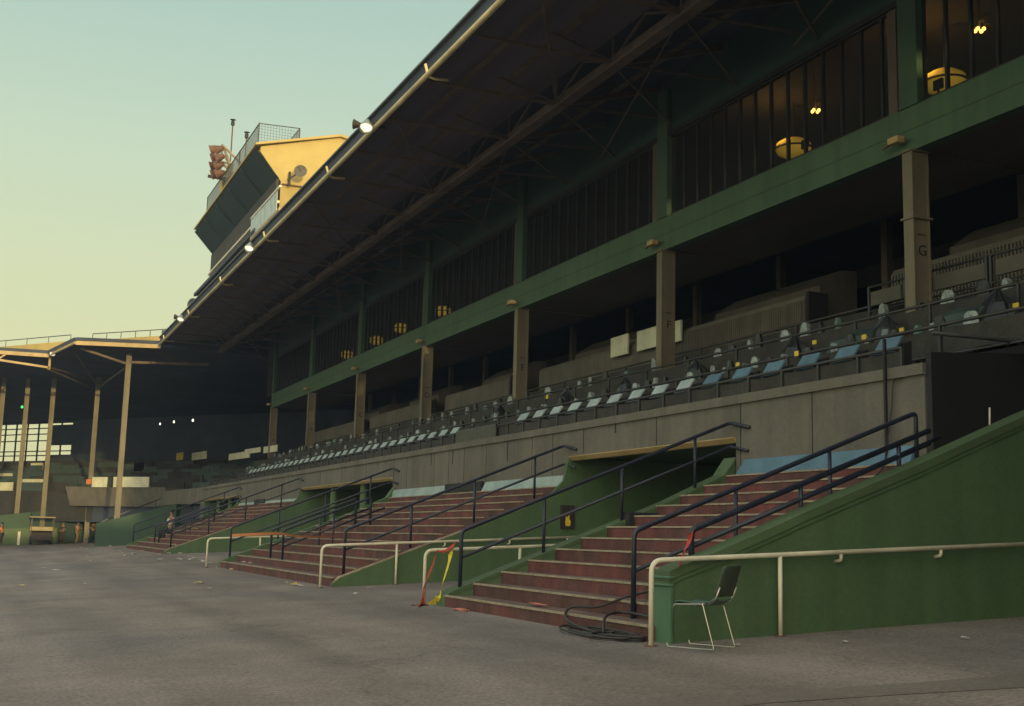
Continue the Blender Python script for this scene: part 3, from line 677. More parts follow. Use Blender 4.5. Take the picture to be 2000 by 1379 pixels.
rowrail(14.85, 5.68, 4.95, 14.0, 73.0, 1.966, 'third box railing, in front of the tall columns')
o = rowrail(16.35, 6.34, 5.6, 17.8, 73.0, 3.93, 'dark fabric barrier behind the columns below the tier parapet')
# front drapes
tag(MB().box((12.28, 29.3, 4.06), (12.35, 32.2, 4.46)).build('drape', 'tarp', bevel=.03), 'black drape covering a gap in the front box railing', 'drape')
# slanted desks
desk0 = None; i = 0; di = 0
for k in range(52):
    y = 14.45 + .983*k
    if 29.0 < y < 32.3 or y > 63: continue
    di += 1
    lab = f'{"blue" if k < 6 else "pale"} slant-topped desk, {ordn(di)} from the near end of the front railing'
    loc = (12.75, y, 4.1)
    if k == 0 or k == 6:
        desk0 = thing('slanted_desk', lab, 'desk', loc, 'slant-topped desks along the front box railing')
        MB().hexa([(12.5, y-.22, 4.1), (12.85, y-.22, 4.1), (12.85, y+.22, 4.1), (12.5, y+.22, 4.1), (12.52, y-.22, 4.42), (12.85, y-.22, 4.60), (12.85, y+.22, 4.60), (12.52, y+.22, 4.42)]).build('body', 'black', desk0)
        MB().hexa([(12.48, y-.24, 4.40), (12.50, y-.24, 4.385), (12.50, y+.24, 4.385), (12.48, y+.24, 4.40), (12.65, y-.24, 4.66), (12.68, y-.24, 4.645), (12.68, y+.24, 4.645), (12.65, y+.24, 4.66)]).build('sloping_panel', 'desk_blue' if k == 0 else 'desk_top', desk0)
    else:
        d = dup(desk0, loc); d['label'] = lab
# wrapped chairs
def wrapped(y, x, z, lab, mt, grp, seed):
    o = thing('wrapped_chair', lab, 'chair', (x, y, z), grp); r = random.Random(seed)
    MB().box((x-.2, y-.2, z+.36), (x+.2, y+.2, z+.42)).build('seat', 'black', o, bevel=.02)
    for sx in (-1, 1):
        for sy in (-1, 1): MB().tube([(x+.17*sx, y+.17*sy, z), (x+.17*sx, y+.17*sy, z+.37)], .014, 6).build('leg', 'rail_dark', o)
    mb = MB(); prof = []
    for i in range(11):
        a = math.pi*i/10; prof.append((math.cos(a)*.21*(1+r.uniform(-.08, .08)), .68+math.sin(a)*.19*(1+r.uniform(-.12, .12))))
    prof = [(.19, .42)]+prof+[(-.19, .42)]
    fr = [mb.bm.verts.new((x+.12+r.uniform(-.02, .02), y+a, z+b)) for a, b in prof]; bk = [mb.bm.verts.new((x+.27+r.uniform(-.02, .02), y+a*.95, z+b*.99)) for a, b in prof]
    cf = mb.bm.verts.new((x+.09, y, z+.63)); cb = mb.bm.verts.new((x+.3, y, z+.63)); n_ = len(fr)
    for i in range(n_):
        j = (i+1) % n_; mb.bm.faces.new((fr[i], fr[j], bk[j], bk[i])); mb.bm.faces.new((fr[i], cf, fr[j])); mb.bm.faces.new((bk[i], bk[j], cb))
    MB_ = mb.build('wrapped_backrest', mt, o); return o
def copyset(protos, x, zf, ys, words, grp, zs=.765):
    for i, y in enumerate(ys):
        p = protos[i % len(protos)]; o = dup(p, (x+rnd.uniform(-.12, .12), y, zf)); o.rotation_euler.z = rnd.uniform(-.5, .5)
        s = rnd.uniform(.42, .6); o.scale = (s, s, zs*rnd.uniform(.9, 1.08))
        o['label'] = f'plastic-wrapped chair, {ordn(i+1)} from the near end of the {words}'; o['group'] = grp
P = [wrapped(19.2, 14.25, 4.55, 'pale plastic-wrapped chair standing alone under the second blue desk run', 'plastic_wrap', 'x', 1), wrapped(16.1, 14.25, 4.55, 'x', 'plastic_wrap', 'x', 2), wrapped(21.3, 14.25, 4.55, 'x', 'plastic_green', 'x', 3), wrapped(13.4, 14.25, 4.55, 'x', 'tarp', 'x', 4)]
ys = []; y = 12.6
while y < 72: ys.append(y); y += rnd.choice((.30, .36, .45, .55, .8, 1.0))
seq = [P[0], P[3], P[1], P[3], P[0], P[2], P[3], P[1], P[0], P[3]]
copyset(seq, 14.15, 4.57, ys[:118], 'second row of boxes', 'plastic-wrapped chairs in the second row of boxes')
ys = []; y = 14.6
while y < 70: ys.append(y); y += rnd.choice((.42, .6, .8, 1.0, 1.5))
copyset(seq, 15.2, 5.12, ys[:79], 'third row of boxes', 'plastic-wrapped chairs in the third row of boxes', 1.0)
for i, p in enumerate(P): 
    for ch in list(p.children): bpy.data.objects.remove(ch)
    bpy.data.objects.remove(p)
# black tarps thrown over stacks, tags
tp = [(14.6, 16.8), (14.6, 14.2), (14.7, 19.6), (14.6, 23.1), (14.9, 26.9), (14.4, 29.4), (15.4, 22.2), (14.4, 34.0)]
for i, (x, y) in enumerate(tp):
    z0 = deckz(x)-.1; mb = MB(); r = random.Random(i); n_ = 14
    rings = []
    for h, k in ((0, 1), (.35, .82), (.7, .5), (.92, .12)): rings.append([mb.bm.verts.new((x+math.cos(a*2*math.pi/n_)*.34*k*(1+.18*(a % 2)), y+math.sin(a*2*math.pi/n_)*.5*k*(1+.18*(a % 2))*r.uniform(.9, 1.1), z0+h*r.uniform(.92, 1.05))) for a in range(n_)])
    for q in range(3):
        for a in range(n_): mb.bm.faces.new((rings[q][a], rings[q][(a+1) % n_], rings[q+1][(a+1) % n_], rings[q+1][a]))
    mb.bm.faces.new(rings[3])
    tag(mb.build('tarp_heap', 'tarp'), f'black tarpaulin thrown over stacked furniture in the boxes, {ordn(i+1)} listed from the right' if False else f'peaked black tarpaulin over stacked furniture, {["second nearest","nearest","third nearest","fourth nearest","sixth nearest","seventh nearest","fifth nearest","farthest"][i]} of the heaps', 'tarpaulin', 'black tarpaulin heaps in the box seats')
tg = [(1440,712,13.5), (1555,690,13.5), (1590,669,14.1), (1687,658,14.2), (1718,673,13.6), (1760,645,14.5), (1847,627,14.6), (1890,618,14.6), (1983,597,14.6), (1068,775,13.5)]
for i, (x, y, X) in enumerate(tg):
    p = atx(x, y, X); w = .07
    tag(MB().box((X-.01, p.y-w, p.z-.035-.02*(i % 2)), (X+.01, p.y+w*.6, p.z+.04)).build('price_tag', 'yellow'), (f'small yellow box-number tag, {ordn(i+1)} from the left of the near group' if i < 9 else 'small yellow box-number tag standing alone far left of column F'), 'tag', 'yellow tags on the box railings')
# upper boxes at the right
o = thing('counter_boxes', 'raised dark frame with three grey counter fronts beside column G', 'box seats', (16, 16.5, 5.6))
for a, b in ((17.9, 18.75), (15.75, 17.65), (13.9, 15.5), (11.5, 13.6)):
    MB().box((15.92, a, 6.22), (15.98, b, 6.50)).build('counter_front', 'concrete_dark', o)
for y in (18.8, 17.75, 17.7, 15.7, 15.6, 13.7, 13.6): MB().box((15.9, y-.025, 5.3), (15.95, y+.025, 6.62)).build('post', 'rail_dark', o)
MB().tube([(15.92, 11.0, 6.6), (15.92, 18.8, 6.6)], .025, 8).build('top_rail', 'rail_dark', o, smooth=True)
MB().tube([(15.92, 11.0, 6.1), (15.92, 18.8, 6.1)], .02, 8).build('middle_rail', 'rail_dark', o, smooth=True)
MB().box((15.99, 11.0, 5.3), (16.02, 18.8, 6.0)).build('canvas', 'dark_fabric', o)
# slanted grey covers behind the near rails
for i, (x, y) in enumerate(((14.5, 17.6), (14.8, 15.2), (14.8, 13.0))):
    z = deckz(x)+.1
    tag(MB().hexa([(x-.3, y-.7, z), (x+.4, y-.7, z), (x+.4, y+.5, z), (x-.3, y+.5, z), (x-.28, y-.55, z+.42), (x+.35, y-.65, z+.7), (x+.35, y+.4, z+.7), (x-.28, y+.3, z+.42)]).build('covered_table', 'teal_tarp', bevel=.02), f'grey-green sheet stretched over a slanted table, {["leftmost","middle","rightmost"][i]} of three near the right edge', 'covered table', 'covered tables in the near boxes')
# black scrim at the end of the concrete wall
o = thing('black_scrim', 'tall black scrim closing the opening right of the concrete wall', 'screen', (13.5, 13.1, 2.6))
MB().hexa([(XW, 13.02, .3), (20, 13.02, .3), (20, 13.12, .3), (XW, 13.12, .3), (XW, 13.02, 4.2), (20, 13.02, 4.75), (20, 13.12, 4.75), (XW, 13.12, 4.2)]).build('fabric', 'black', o)
MB().tube([(XW-.02, 12.95, 4.46), (14.6, 12.95, 4.5), (14.6, 12.95, 4.3)], .03, 8, .05).build('frame', 'rail_dark', o, smooth=True)
MB().box((12.0, 13.86, 2.64), (12.04, 13.9, 4.5)).build('upright', 'black', o)
tag(MB().tube([tuple(aty(1933, 845, 12.4)), tuple(aty(1933, 796, 12.4))], .013, 8).build('stub_post', 'cream', smooth=True), 'thin pale post behind the tall green wall near the black scrim', 'post')
bpy.data.objects[-1] if False else None

# ================================================================== FLOODLIGHTS ON THE ROOF EDGE
def flood(p, label, side=(-.75, -.5, -.45), horn=True, s=1.0):
    o = thing('floodlight', label, 'floodlight', p, 'round floodlights on the roof edge')
    p = Vector(p); d = Vector(side).normalized()
    MB().lathe(p+d*-.22*s, d, [(.0, -.05*s), (.07*s, -.04*s), (.10*s, .06*s), (.20*s, .22*s), (.24*s, .34*s), (.22*s, .335*s), (.18*s, .24*s)], 20).build('reflector', 'lamp_metal', o, smooth=True)
    MB().lathe(p+d*-.22*s, d, [(.0, .27*s), (.215*s, .27*s)], 20).build('lens', 'lamp_glow', o)
    MB().blob(p+Vector((.35, -.12, .10))*s, (.16*s, .2*s, .13*s), 3, .08).build('ballast', 'bin', o)
    MB().beam(p+Vector((.1, 0, .02))*s, p+Vector((.6, -.1, .0))*s, .07*s).build('bracket', 'rail_dark', o)
    if horn:
        MB().lathe(p+Vector((-.05, .3, .12))*s, (-.9, .5, .1), [(.03, 0), (.05, .05), (.17*s, .3*s)], 14).build('horn', 'bin', o, smooth=True)
    return o
for (x, y), l in (((716, 246), 'lit round floodlight with dark horn on the near part of the roof edge'), ((487, 483), 'lit round floodlight on the middle of the roof edge below the press box'), ((353, 622), 'lit round floodlight with horn near the far end of the long roof edge')):
    p = atx(x, y, 8.75); flood(tuple(p), l, side=(-.25, -.42, -.87), horn=(x != 487), s=.85)
p = atz(103, 690, 12.5); flood(tuple(p), 'lit round floodlight on the corner of the far grandstand roof', side=(-.3, -.5, -.8), horn=False, s=.85)

# ================================================================== INDOOR LAMPS BEHIND THE GLAZING
def drum(y, z, lab, x=20.0, s=1.0):
    o = thing('drum_lamp', lab, 'lamp', (x, y, z), 'large yellow drum lamps behind the glazing')
    MB().lathe((x, y, z-.28), (0, 0, 1), [(.0, 0), (.26*s, .02), (.42*s, .1), (.49*s, .24), (.45*s, .38), (.3*s, .48), (0, .52)], 26).build('shade', 'lamp_shade', o, smooth=True)
    mb = MB()
    n_ = 28
    pts = [(x+math.cos(a*2*math.pi/n_)*.50*s, y+math.sin(a*2*math.pi/n_)*.50*s, z-.05) for a in range(n_+1)]
    mb.tube(pts, .028, 6, caps=False).build('ring', 'black', o)
    MB().tube([(x, y, z+.2), (x, y, 13.2)], .015, 6).build('stem', 'black', o)
    return o
def lampglow(p, e, parent_name):
    l = bpy.data.lights.new('lamp_light', 'POINT'); l.energy = e; l.color = (1, .6, .15); l.shadow_soft_size = .25
    ob = bpy.data.objects.new('lamp_light', l); C.objects.link(ob); ob.location = p
def fan(y, z, lab, x=20.0):
    o = thing('ceiling_lamp', lab, 'lamp', (x, y, z), 'small bright ceiling lamps behind the glazing')
    MB().tube([(x, y, z), (x, y, 13.2)] if z < 13.1 else [(x, y, z), (x, y, z+.1)], .02, 6).build('stem', 'truss_cream', o)
    for k in range(4):
        a = k*1.57+.4; MB().blob((x+.09*math.cos(a), y+.09*math.sin(a), z-.06), (.045, .045, .05), k, .02, 1).build('bulb', 'lamp_warm', o)
        MB().beam((x+.1*math.cos(a+.7), y+.1*math.sin(a+.7), z+.06), (x+.5*math.cos(a+.7), y+.5*math.sin(a+.7), z+.06), .12, .015).build('blade', 'soffit', o)
    return o
def at20(x, y, X=19.0): p = atx(x, y, X); return p
for (x, y), l in (((1845, 158), 'big glowing yellow drum lamp behind the glazing right of column G'), ((1550, 288), 'big glowing yellow drum lamp behind the glazing between columns F and G')):
    p = at20(x, y); drum(p.y, p.z, l, 19.0); lampglow((18.4, p.y, p.z+.3), 45, 'x')
for (x, y), l in (((783, 640), 'brighter distant yellow lamp behind the far glazing, right of column C'), ((865, 607), 'distant yellow lamp behind the glazing right of column D'), ((735, 664), 'dim distant yellow lamp behind the glazing beside column C'), ((678, 692), 'farthest wide dim yellow lamp behind the glazing left of column C')):
    p = at20(x, y); drum(p.y, p.z, l, 19.0, .8)
for (x, y), l in (((1913, 53), 'small bright ceiling lamp behind the glazing near the right edge'), ((1593, 212), 'small bright ceiling lamp behind the glazing between columns F and G')):
    p = at20(x, y, 18.0); fan(p.y, p.z, l, 18.0)
# a tv in front of each big lamp
for (x, y), l in (((1832, 164), 'dark screen on a stand silhouetted before the right yellow drum lamp'), ((1572, 280), 'dark screen on a stand silhouetted before the left yellow drum lamp')):
    p = at20(x, y, 18.2)
    o = thing('indoor_screen', l, 'screen', (18.2, p.y, 9.3)); MB().box((18.18, p.y-.13, p.z-.12), (18.24, p.y+.13, p.z+.1)).build('panel', 'black', o); MB().box((18.19, p.y-.02, 9.3), (18.22, p.y+.02, p.z-.1)).build('stand', 'black', o)

# ================================================================== PRESS BOX
PB = thing('press_box', 'yellow press box tower rising above the long roof, with slanted dark teal front', 'tower', (16, 73, 14))
MB().prism([(13.5, 13.75), (13.5, 20.5), (12.3, 22.0), (12.3, 22.3), (16.7, 23.5), (24, 21.9), (24, 15.2)], 63.55, 84).build('wall', 'tower_wall', PB)
MB().prism([(11.98, 22.3), (16.7, 23.52), (24.2, 21.88), (24.2, 22.02), (16.7, 23.66), (11.98, 22.42)], 63.35, 84.2).build('roof', 'tower_wall', PB)
MB().hexa([(12.02, 63.5, 22.12), (12.09, 63.5, 22.05), (12.09, 84.05, 22.05), (12.02, 84.05, 22.12), (13.33, 63.5, 20.72), (13.39, 63.5, 20.62), (13.39, 84.05, 20.62), (13.33, 84.05, 20.72)]).build('slanted_front', 'tower_panel', PB)
mb = MB()
for k in range(1, 5): y = 63.5+k*4.1; mb.beam((12.0, y, 22.08), (13.32, y, 20.66), .05)
mb.build('front_seam', 'green_upper', PB)
MB().box((13.26, 63.5, 19.25), (13.38, 84, 20.6)).build('mesh_wall', 'tower_mesh', PB)
MB().box((13.1, 63.0, 19.12), (13.38, 84, 19.25)).build('ledge', 'cream', PB)
MB().prism([(13.3, 18.7), (11.95, 17.35), (11.95, 17.15), (13.3, 17.5)], 62.2, 82).build('lower_canopy', 'roof_dark', PB)
MB().box((12.2, 72, 15), (13.3, 82, 17.15)).build('lower_booth', 'concrete', PB)
mb = MB()
for k in range(5): y = 73+k*1.5; mb.box((12.15, y, 16.0), (12.2, y+1.1, 17.0))
mb.build('booth_window', 'white_board', PB)
# near balcony
p0 = aty(545, 358, 63.5)
MB().box((12.0, 56.6, 16.95), (14.8, 63.5, 17.1)).build('balcony_floor', 'truss_cream', PB)
for k in range(8):
    y = 57.2+k*.8
    MB().box((12.0, y, 17.1), (12.03, y+.68, 18.1)).build('balcony_panel', 'desk_top', PB)
MB().box((11.97, 56.6, 18.12), (12.07, 63.5, 18.22)).build('balcony_rail', 'cream', PB)
MB().box((13.8, 57.2, 17.1), (13.9, 63.5, 18.3)).build('balcony_screen', 'tower_mesh', PB)
MB().box((13.9, 63.42, 17.2), (18, 63.54, 17.35)).build('wall_pipe', 'rust', PB); MB().box((13.55, 63.40, 20.3), (15.3, 63.54, 20.36)).build('wall_pipe', 'rust', PB)
# rooftop mesh enclosure
o = thing('mesh_enclosure', 'see-through mesh fence box on the roof of the press box', 'fence', (13, 70, 22.4))
mb = MB()
def grid(a, b, z0, z1, s=.16, w=.014):
    a = Vector(a); b = Vector(b); L = (b-a).length; n_ = int(L/s)
    for k in range(n_+1): q = a.lerp(b, k/n_); mb.beam((q.x, q.y, z0), (q.x, q.y, z1), w)
    for k in range(int((z1-z0)/s)+1): mb.beam((a.x, a.y, z0+k*s), (b.x, b.y, z0+k*s), w)
grid((12.15, 63.6, 0), (12.15, 80, 0), 22.4, 23.55); grid((12.15, 63.6, 0), (14.4, 63.6, 0), 22.5, 23.6); grid((14.4, 63.6, 0), (14.4, 68, 0), 22.9, 23.7)
mb.build('mesh', 'mesh_wire', o)
for x, y in ((12.15, 63.6), (14.4, 63.6), (12.15, 69), (12.15, 74.5), (12.15, 80), (14.4, 68)): MB().box((x-.03, y-.03, 22.3), (x+.03, y+.03, 23.65)).build('post', 'rail_dark', o)
MB().tube([(12.15, 80, 23.6), (12.15, 63.6, 23.6), (14.4, 63.6, 23.68), (14.4, 68, 23.72)], .03, 6).build('top_rail', 'rail_dark', o)
# antennas and dish
for (x, y0, y1, X), l in (((451, 240, 315, 13), 'tall thin antenna mast with a cap on the press box roof'), ((480, 261, 310, 13.5), 'shorter thin antenna beside the mesh fence on the press box')):
    a = atx(x, y0, X); b = atx(x-1, y1, X); o = thing('antenna', l, 'antenna', tuple(b))
    MB().tube([b, (b.x, b.y, a.z)], .045, 6).build('mast', 'rust', o); MB().lathe((b.x, b.y, a.z-.45), (0,0,1), [(.05, 0), (.12, .05), (.12, .3), (.05, .35), (.2, .42), (0, .46)], 10).build('cap', 'bin', o)
p = aty(587, 334, 62.6); o = thing('satellite_dish', 'round grey satellite dish on the yellow press box wall', 'satellite dish', tuple(p))
MB().lathe(p, (-.25, -.95, .15), [(0, -.10), (.15, -.085), (.27, -.04), (.345, .02), (.355, .02), (.28, -.055), (0, -.12)], 24).build('dish', 'concrete', o, smooth=True)
MB().beam(p+Vector((0, -.05, 0)), p+Vector((-.25, -.5, .05)), .03).build('feed_arm', 'rust', o)
MB().beam(p+Vector((-.1, .1, -.1)), p+Vector((-.5, .85, -.35)), .06).build('bracket', 'rust', o)
MB().beam(p+Vector((-.45, .6, .05)), p+Vector((-.45, .6, -.75)), .12).build('mount', 'bin', o)
# stadium light bank
o = thing('light_bank', 'cluster of rust-brown floodlights on a truss platform left of the press box roof', 'floodlights', (12, 77, 24.3))
for i in range(4):
    for j in range(2):
        c = atx(419+j*9+(2 if i % 2 else 0), 291+i*16, 12.0)
        MB().lathe(c, (-.75, .3, -.3), [(0, -.3), (.14, -.28), (.19, -.1), (.33, .25), (.35, .28)], 14).build('lamp', 'rust', o, smooth=True)
def A12(x, y): return atx(x, y, 12.3)
mb = MB()
for a, b in (((434,283),(470,318)), ((432,318),(462,345)), ((434,283),(430,345)), ((440,305),(452,330)), ((448,318),(440,345)), ((455,318),(448,350)), ((420,331),(446,336)), ((432,316),(455,322)), ((434,283),(448,316))):
    mb.beam(A12(*a), A12(*b), .12)
mb.build('truss', 'truss_cream', o)
mb = MB(); mb.beam(A12(414, 345), A12(446, 350), .55, .22); mb.build('platform', 'bin', o)
mb = MB(); mb.beam(A12(441, 350), A12(437, 372), .5, .4); mb.beam(A12(450, 318), A12(442, 372), .12); mb.build('leg', 'tower_wall', o)
# little disc antenna at the roof edge
p = atx(376, 594, 12.2); o = thing('satellite_dish', 'pale thin round dish on a post at the far end of the roof', 'satellite dish', tuple(p))
MB().lathe(p, (-.6, -.7, 0), [(0, -.1), (.25, -.07), (.42, .0)], 20).build('dish', 'teal_tarp', o, smooth=True)
MB().box((p.x+.15, p.y-.9, p.z-1.2), (p.x+.25, p.y-.8, p.z+.8)).build('post', 'cream', o)

# ================================================================== FAR GRANDSTAND
FG = thing('far_grandstand', 'farther dark grandstand at the left with stepped yellow-lit roof edge on tall poles', 'grandstand', (15, 110, .5))
RB = [(9.15, 74.75), (4.43, 76.2), (3.24, 83.0), (.1, 83.3), (-7, 84.5), (-14, 96), (-45, 140), (-22.3, 171.9), (43.9, 83.9), (32, 74.75)]
MB().slab(RB, 12.45, 12.78).build('roof', 'roof_dark', FG)
def fascia(a, b, z0=12.34, z1=12.58, m_='truss_cream', w=.12): MB().beam((a[0], a[1], (z0+z1)/2), (b[0], b[1], (z0+z1)/2), w, z1-z0).build('fascia', m_, FG)
def off(p, dx=0, dy=0): return (p[0]+dx, p[1]+dy)
fascia(off(RB[0], 0, -.1), off(RB[1], -.05, -.1)); fascia(off(RB[1], -.1, 0), off(RB[2], -.1, 0), 12.40, 12.55); fascia(off(RB[2], 0, -.1), off(RB[3], 0, -.1)); fascia(off(RB[3], 0, -.1), off(RB[4], 0, -.1))
fascia(off(RB[0], 0, -.12), off(RB[1], -.05, -.12), 12.585, 12.80, 'roof_dark', .1); fascia(off(RB[2], 0, -.12), off(RB[4], 0, -.12), 12.585, 12.80, 'roof_dark', .1); fascia(off(RB[1], -.12, 0), off(RB[2], -.12, 0), 12.56, 12.8, 'roof_dark', .1)
mb = MB()
mb.beam((.1, 83.2, 11.98), (3.28, 83.2, 11.72), .14); mb.beam((3.27, 83.2, 12.4), (3.27, 83.2, 11.6), .14); mb.beam((-7, 84.4, 12.0), (.1, 83.2, 11.98), .14); mb.beam((.1, 83.2, 11.98), (.6, 83.2, 12.35), .1)
mb.beam((-.4, 83.3, 12.3), (.1, 83.2, 11.98), .1); mb.build('edge_truss', 'truss_cream', FG)
mb = MB(); mb.beam((4.74, 77.5, 12.36), (7.5, 77.6, 11.64), .14); mb.beam((7.7, 77.7, 11.76), (12.5, 77.5, 11.97), .15); mb.beam((8.6, 75.2, 12.4), (11.2, 77.4, 11.95), .08)
mb.beam((3.2, 83.3, 11.62), (6.5, 91.0, 11.5), .1); mb.beam((3.2, 83.3, 11.75), (7.2, 90.5, 11.9), .1); mb.beam((4.6, 79, 12.2), (6.8, 91.0, 11.8), .08); mb.beam((7.7, 78.2, 11.6), (7.0, 91.4, 11.5), .08)
mb.build('under_truss', 'truss', FG)
for (x, y, zb, zt, r, m_) in ((7.66, 77.8, .4, 12.34, .16, 'column'), (7.02, 91.6, .35, 12.3, .16, 'column'), (4.12, 93.9, .1, 12.3, .16, 'column'), (2.4, 95.3, .1, 12.3, .16, 'column'), (.75, 95.6, .1, 12.3, .16, 'column')):
    MB().box((x-r, y-r*.7, zb), (x+r, y+r*.7, zt)).build('pole', m_, FG)
# clerestory parapets above the far roof
for a, b, m_ in (((-3.5, 100), (4.75, 88.95), 'tower_wall'), ((6.1, 87.6), (11.2, 81.8), 'tower_wall')):
    MB().beam((a[0], a[1], 13.55), (b[0], b[1], 13.55), .3, 1.7).build('clerestory', m_, FG)
    mb = MB(); mb.beam((a[0], a[1], 14.86), (b[0], b[1], 14.86), .05)
    for k in range(7): q = Vector(a).lerp(Vector(b), k/6); mb.beam((q.x, q.y, 14.35), (q.x, q.y, 14.88), .05)
    mb.build('roof_rail', 'rail_dark', FG)
# tiers in the rotated frame
U = Vector((-.6, .8, 0)); N_ = Vector((.8, .6, 0)); O = Vector((11.0, 84.0, 0))
def L(t, n_, z): q = O+U*t+N_*n_; return (q.x, q.y, z)
def lbox(t0, t1, n0, n1, z0, z1, mbx): return mbx.hexa([L(t0, n0, z0), L(t0, n1, z0), L(t1, n1, z0), L(t1, n0, z0), L(t0, n0, z1), L(t0, n1, z1), L(t1, n1, z1), L(t1, n0, z1)])
mb = MB(); mb.hexa([L(-.3, .5, 3.0), L(-.3, 1.2, 3.0), L(9.4, 1.2, 3.0), L(9.4, .5, 3.0), L(-.3, 0, 4.3), L(-.3, 1.2, 4.3), L(9.4, 1.2, 4.35), L(9.4, 0, 4.35)]); mb.build('front_barrier', 'concrete', FG)
MB().slab([(XW, 73.9), (11.0, 84.0), (12.5, 85.5), (14.2, 74.0)], 3.1, 4.05).build('corner_wall', 'concrete', FG)
mb = MB()
for k in range(18): lbox(-12 if k > 0 else 0, 60, 1.2+k*1.3, 1.2+(k+1)*1.3+.02, 2.0, 3.9+k*.245, mb)
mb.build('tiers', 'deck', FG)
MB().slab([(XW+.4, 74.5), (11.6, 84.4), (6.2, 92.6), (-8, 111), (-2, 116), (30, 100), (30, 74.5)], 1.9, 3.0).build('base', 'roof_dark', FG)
rr = random.Random(12)
for k in range(1, 9):
    t = -6+rr.random()*2
    while t < 40:
        w = rr.uniform(1.6, 3.6); mb = MB(); n0 = 1.1+k*1.9; z0 = 3.9+(k*1.9/1.3)*.245
        lbox(t, t+w, n0, n0+.08, z0-.1, z0+.55, mb); q = rr.random()
        mb.build('tier_panel', 'white_board' if q < .03 else 'teal_tarp' if q < .6 else 'dark_fabric', FG); t += w+rr.uniform(.5, 1.6)
for t0, t1, lab in ((1.1, 4.5, 'long white board on the front barrier of the far grandstand'), (5.1, 6.6, 'short white board beside an orange box on the far front barrier')):
    tag(lbox(t0, t1, -.12, -.04, 4.3, 5.0, MB()).build('white_board', 'white_board'), lab, 'board', 'white boards in the far grandstand')
tag(lbox(6.75, 7.2, -.12, .1, 4.5, 4.85, MB()).build('orange_box', 'tape_orange'), 'small orange box on the barrier of the far grandstand', 'box')
for i, (x, y, w, h, m_) in enumerate(((375, 885, 28, 14, 'white_board'), (447, 887, 40, 12, 'white_board'), (478, 878, 30, 9, 'white_board'), (345, 885, 12, 14, 'yellow'), (515, 873, 26, 12, 'white_board'), (262, 905, 18, 15, 'white_board'))):
    a = atx(x, y, 15.5); b = atx(x+w, y-w*.16, 15.5); dz = (atx(x, y, 15.5)-atx(x, y+h, 15.5)).z
    if x < 300: a = aty(x, y, 92); b = aty(x+w, y-3, 92); dz = .6
    tag(MB().hexa([(a.x, a.y, a.z-dz), (a.x+.06, a.y, a.z-dz), (b.x+.06, b.y, b.z-dz), (b.x, b.y, b.z-dz), (a.x, a.y, a.z), (a.x+.06, a.y, a.z), (b.x+.06, b.y, b.z), (b.x, b.y, b.z)]).build('board', m_), ['white board in the far boxes left of column A', 'long white board in the far boxes just left of column A', 'white board right above the longest one near column A', 'yellow board in the far boxes beside a white one', 'white board right behind the foot of column A', 'white board in the far boxes left of the front pole'][i], 'board', 'boards in the far boxes')
# back wall with window opening, side walls
BN = 26.0
def wseg(t0, t1, z0, z1): lbox(t0, t1, BN, BN+.3, z0, z1, mbw)
mbw = MB(); wseg(-20, 39.6, .5, 12.5); wseg(60, 90, .5, 12.5); wseg(39.6, 60, .5, 8.3); wseg(39.6, 60, 12.2, 12.5); wseg(39.6, 43, 9.9, 12.0); wseg(39.6, 43, 8.3, 8.85)
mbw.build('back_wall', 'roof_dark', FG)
mb = MB()
for k in range(12): t = 39.8+k*1.75; lbox(t-.05, t+.05, BN+.05, BN+.2, 8.3, 12.2, mb)
for z in (8.85, 9.3, 10.4, 11.1, 11.7): lbox(39.6, 60, BN+.05, BN+.2, z-.05, z+.05, mb)
mb.build('window_grid', 'black', FG)
MB().box((32, 74.5, .5), (32.4, 112, 12.5)).build('side_wall', 'roof_dark', FG)
for i, (x, y) in enumerate(((313, 828), (340, 824), (377, 821))):
    p = atx(x, y, 17.0+i*.0); 
    p = Vector((19.0, 0, 0)); p = atx(x, y, 14.6)
    tag(MB().lathe(p, (-1, -.4, 0), [(0, .05), (.10, .05), (.12, .0)], 12).build('wall_lamp', 'wall_lamp'), ['leftmost', 'middle', 'rightmost'][i]+' of three small glowing round lamps deep under the far roof', 'lamp', 'three round lamps under the far roof')
p = aty(43, 795, 93.2); tag(MB().blob(p, (.09, .09, .11), 1, .1).build('green_lamp', 'green_glow'), 'tiny green signal lamp under the far roof', 'lamp')

# far green walls, ramps and rails under the far stand
def fw(name, pts, t, m_, lab, cat='wall'):
    mb = MB(); a, b = pts
    return tag(mb.hexa([(a[0], a[1], -.3), (a[0]+t, a[1]+t, -.3), (b[0]+t, b[1]+t, -.3), (b[0], b[1], -.3), (a[0], a[1], a[2]), (a[0]+t, a[1]+t, a[2]), (b[0]+t, b[1]+t, b[2]), (b[0], b[1], b[2])]).build(name, m_), lab, cat)
def pp(x, y, Y): q = aty(x, y, Y); return (q.x, q.y, q.z)
def fascia_wall(a, b, h, t, m_, lab):
    return tag(MB().hexa([(a[0], a[1], a[2]-h), (a[0]+t, a[1]+t, a[2]-h), (b[0]+t, b[1]+t, b[2]-h), (b[0], b[1], b[2]-h), (a[0], a[1], a[2]), (a[0]+t, a[1]+t, a[2]), (b[0]+t, b[1]+t, b[2]), (b[0], b[1], b[2])]).build('balcony_wall', m_), lab, 'wall')
fw('low_wall', (pp(-80, 1014, 94.7), pp(222, 984, 94.7)), .25, 'green_upper', 'long dark green wall with sloping top under the far grandstand')
fw('wall_band', (pp(-80, 1014.5, 94.6), pp(60, 1001, 94.6)), .08, 'green_pilaster', 'lighter green panel on the far dark green wall at the left edge')
fw('low_wall', (pp(-80, 1034, 94.2), pp(112, 1031, 94.2)), .2, 'green_cap', 'low yellow-green wall behind the golf cart')
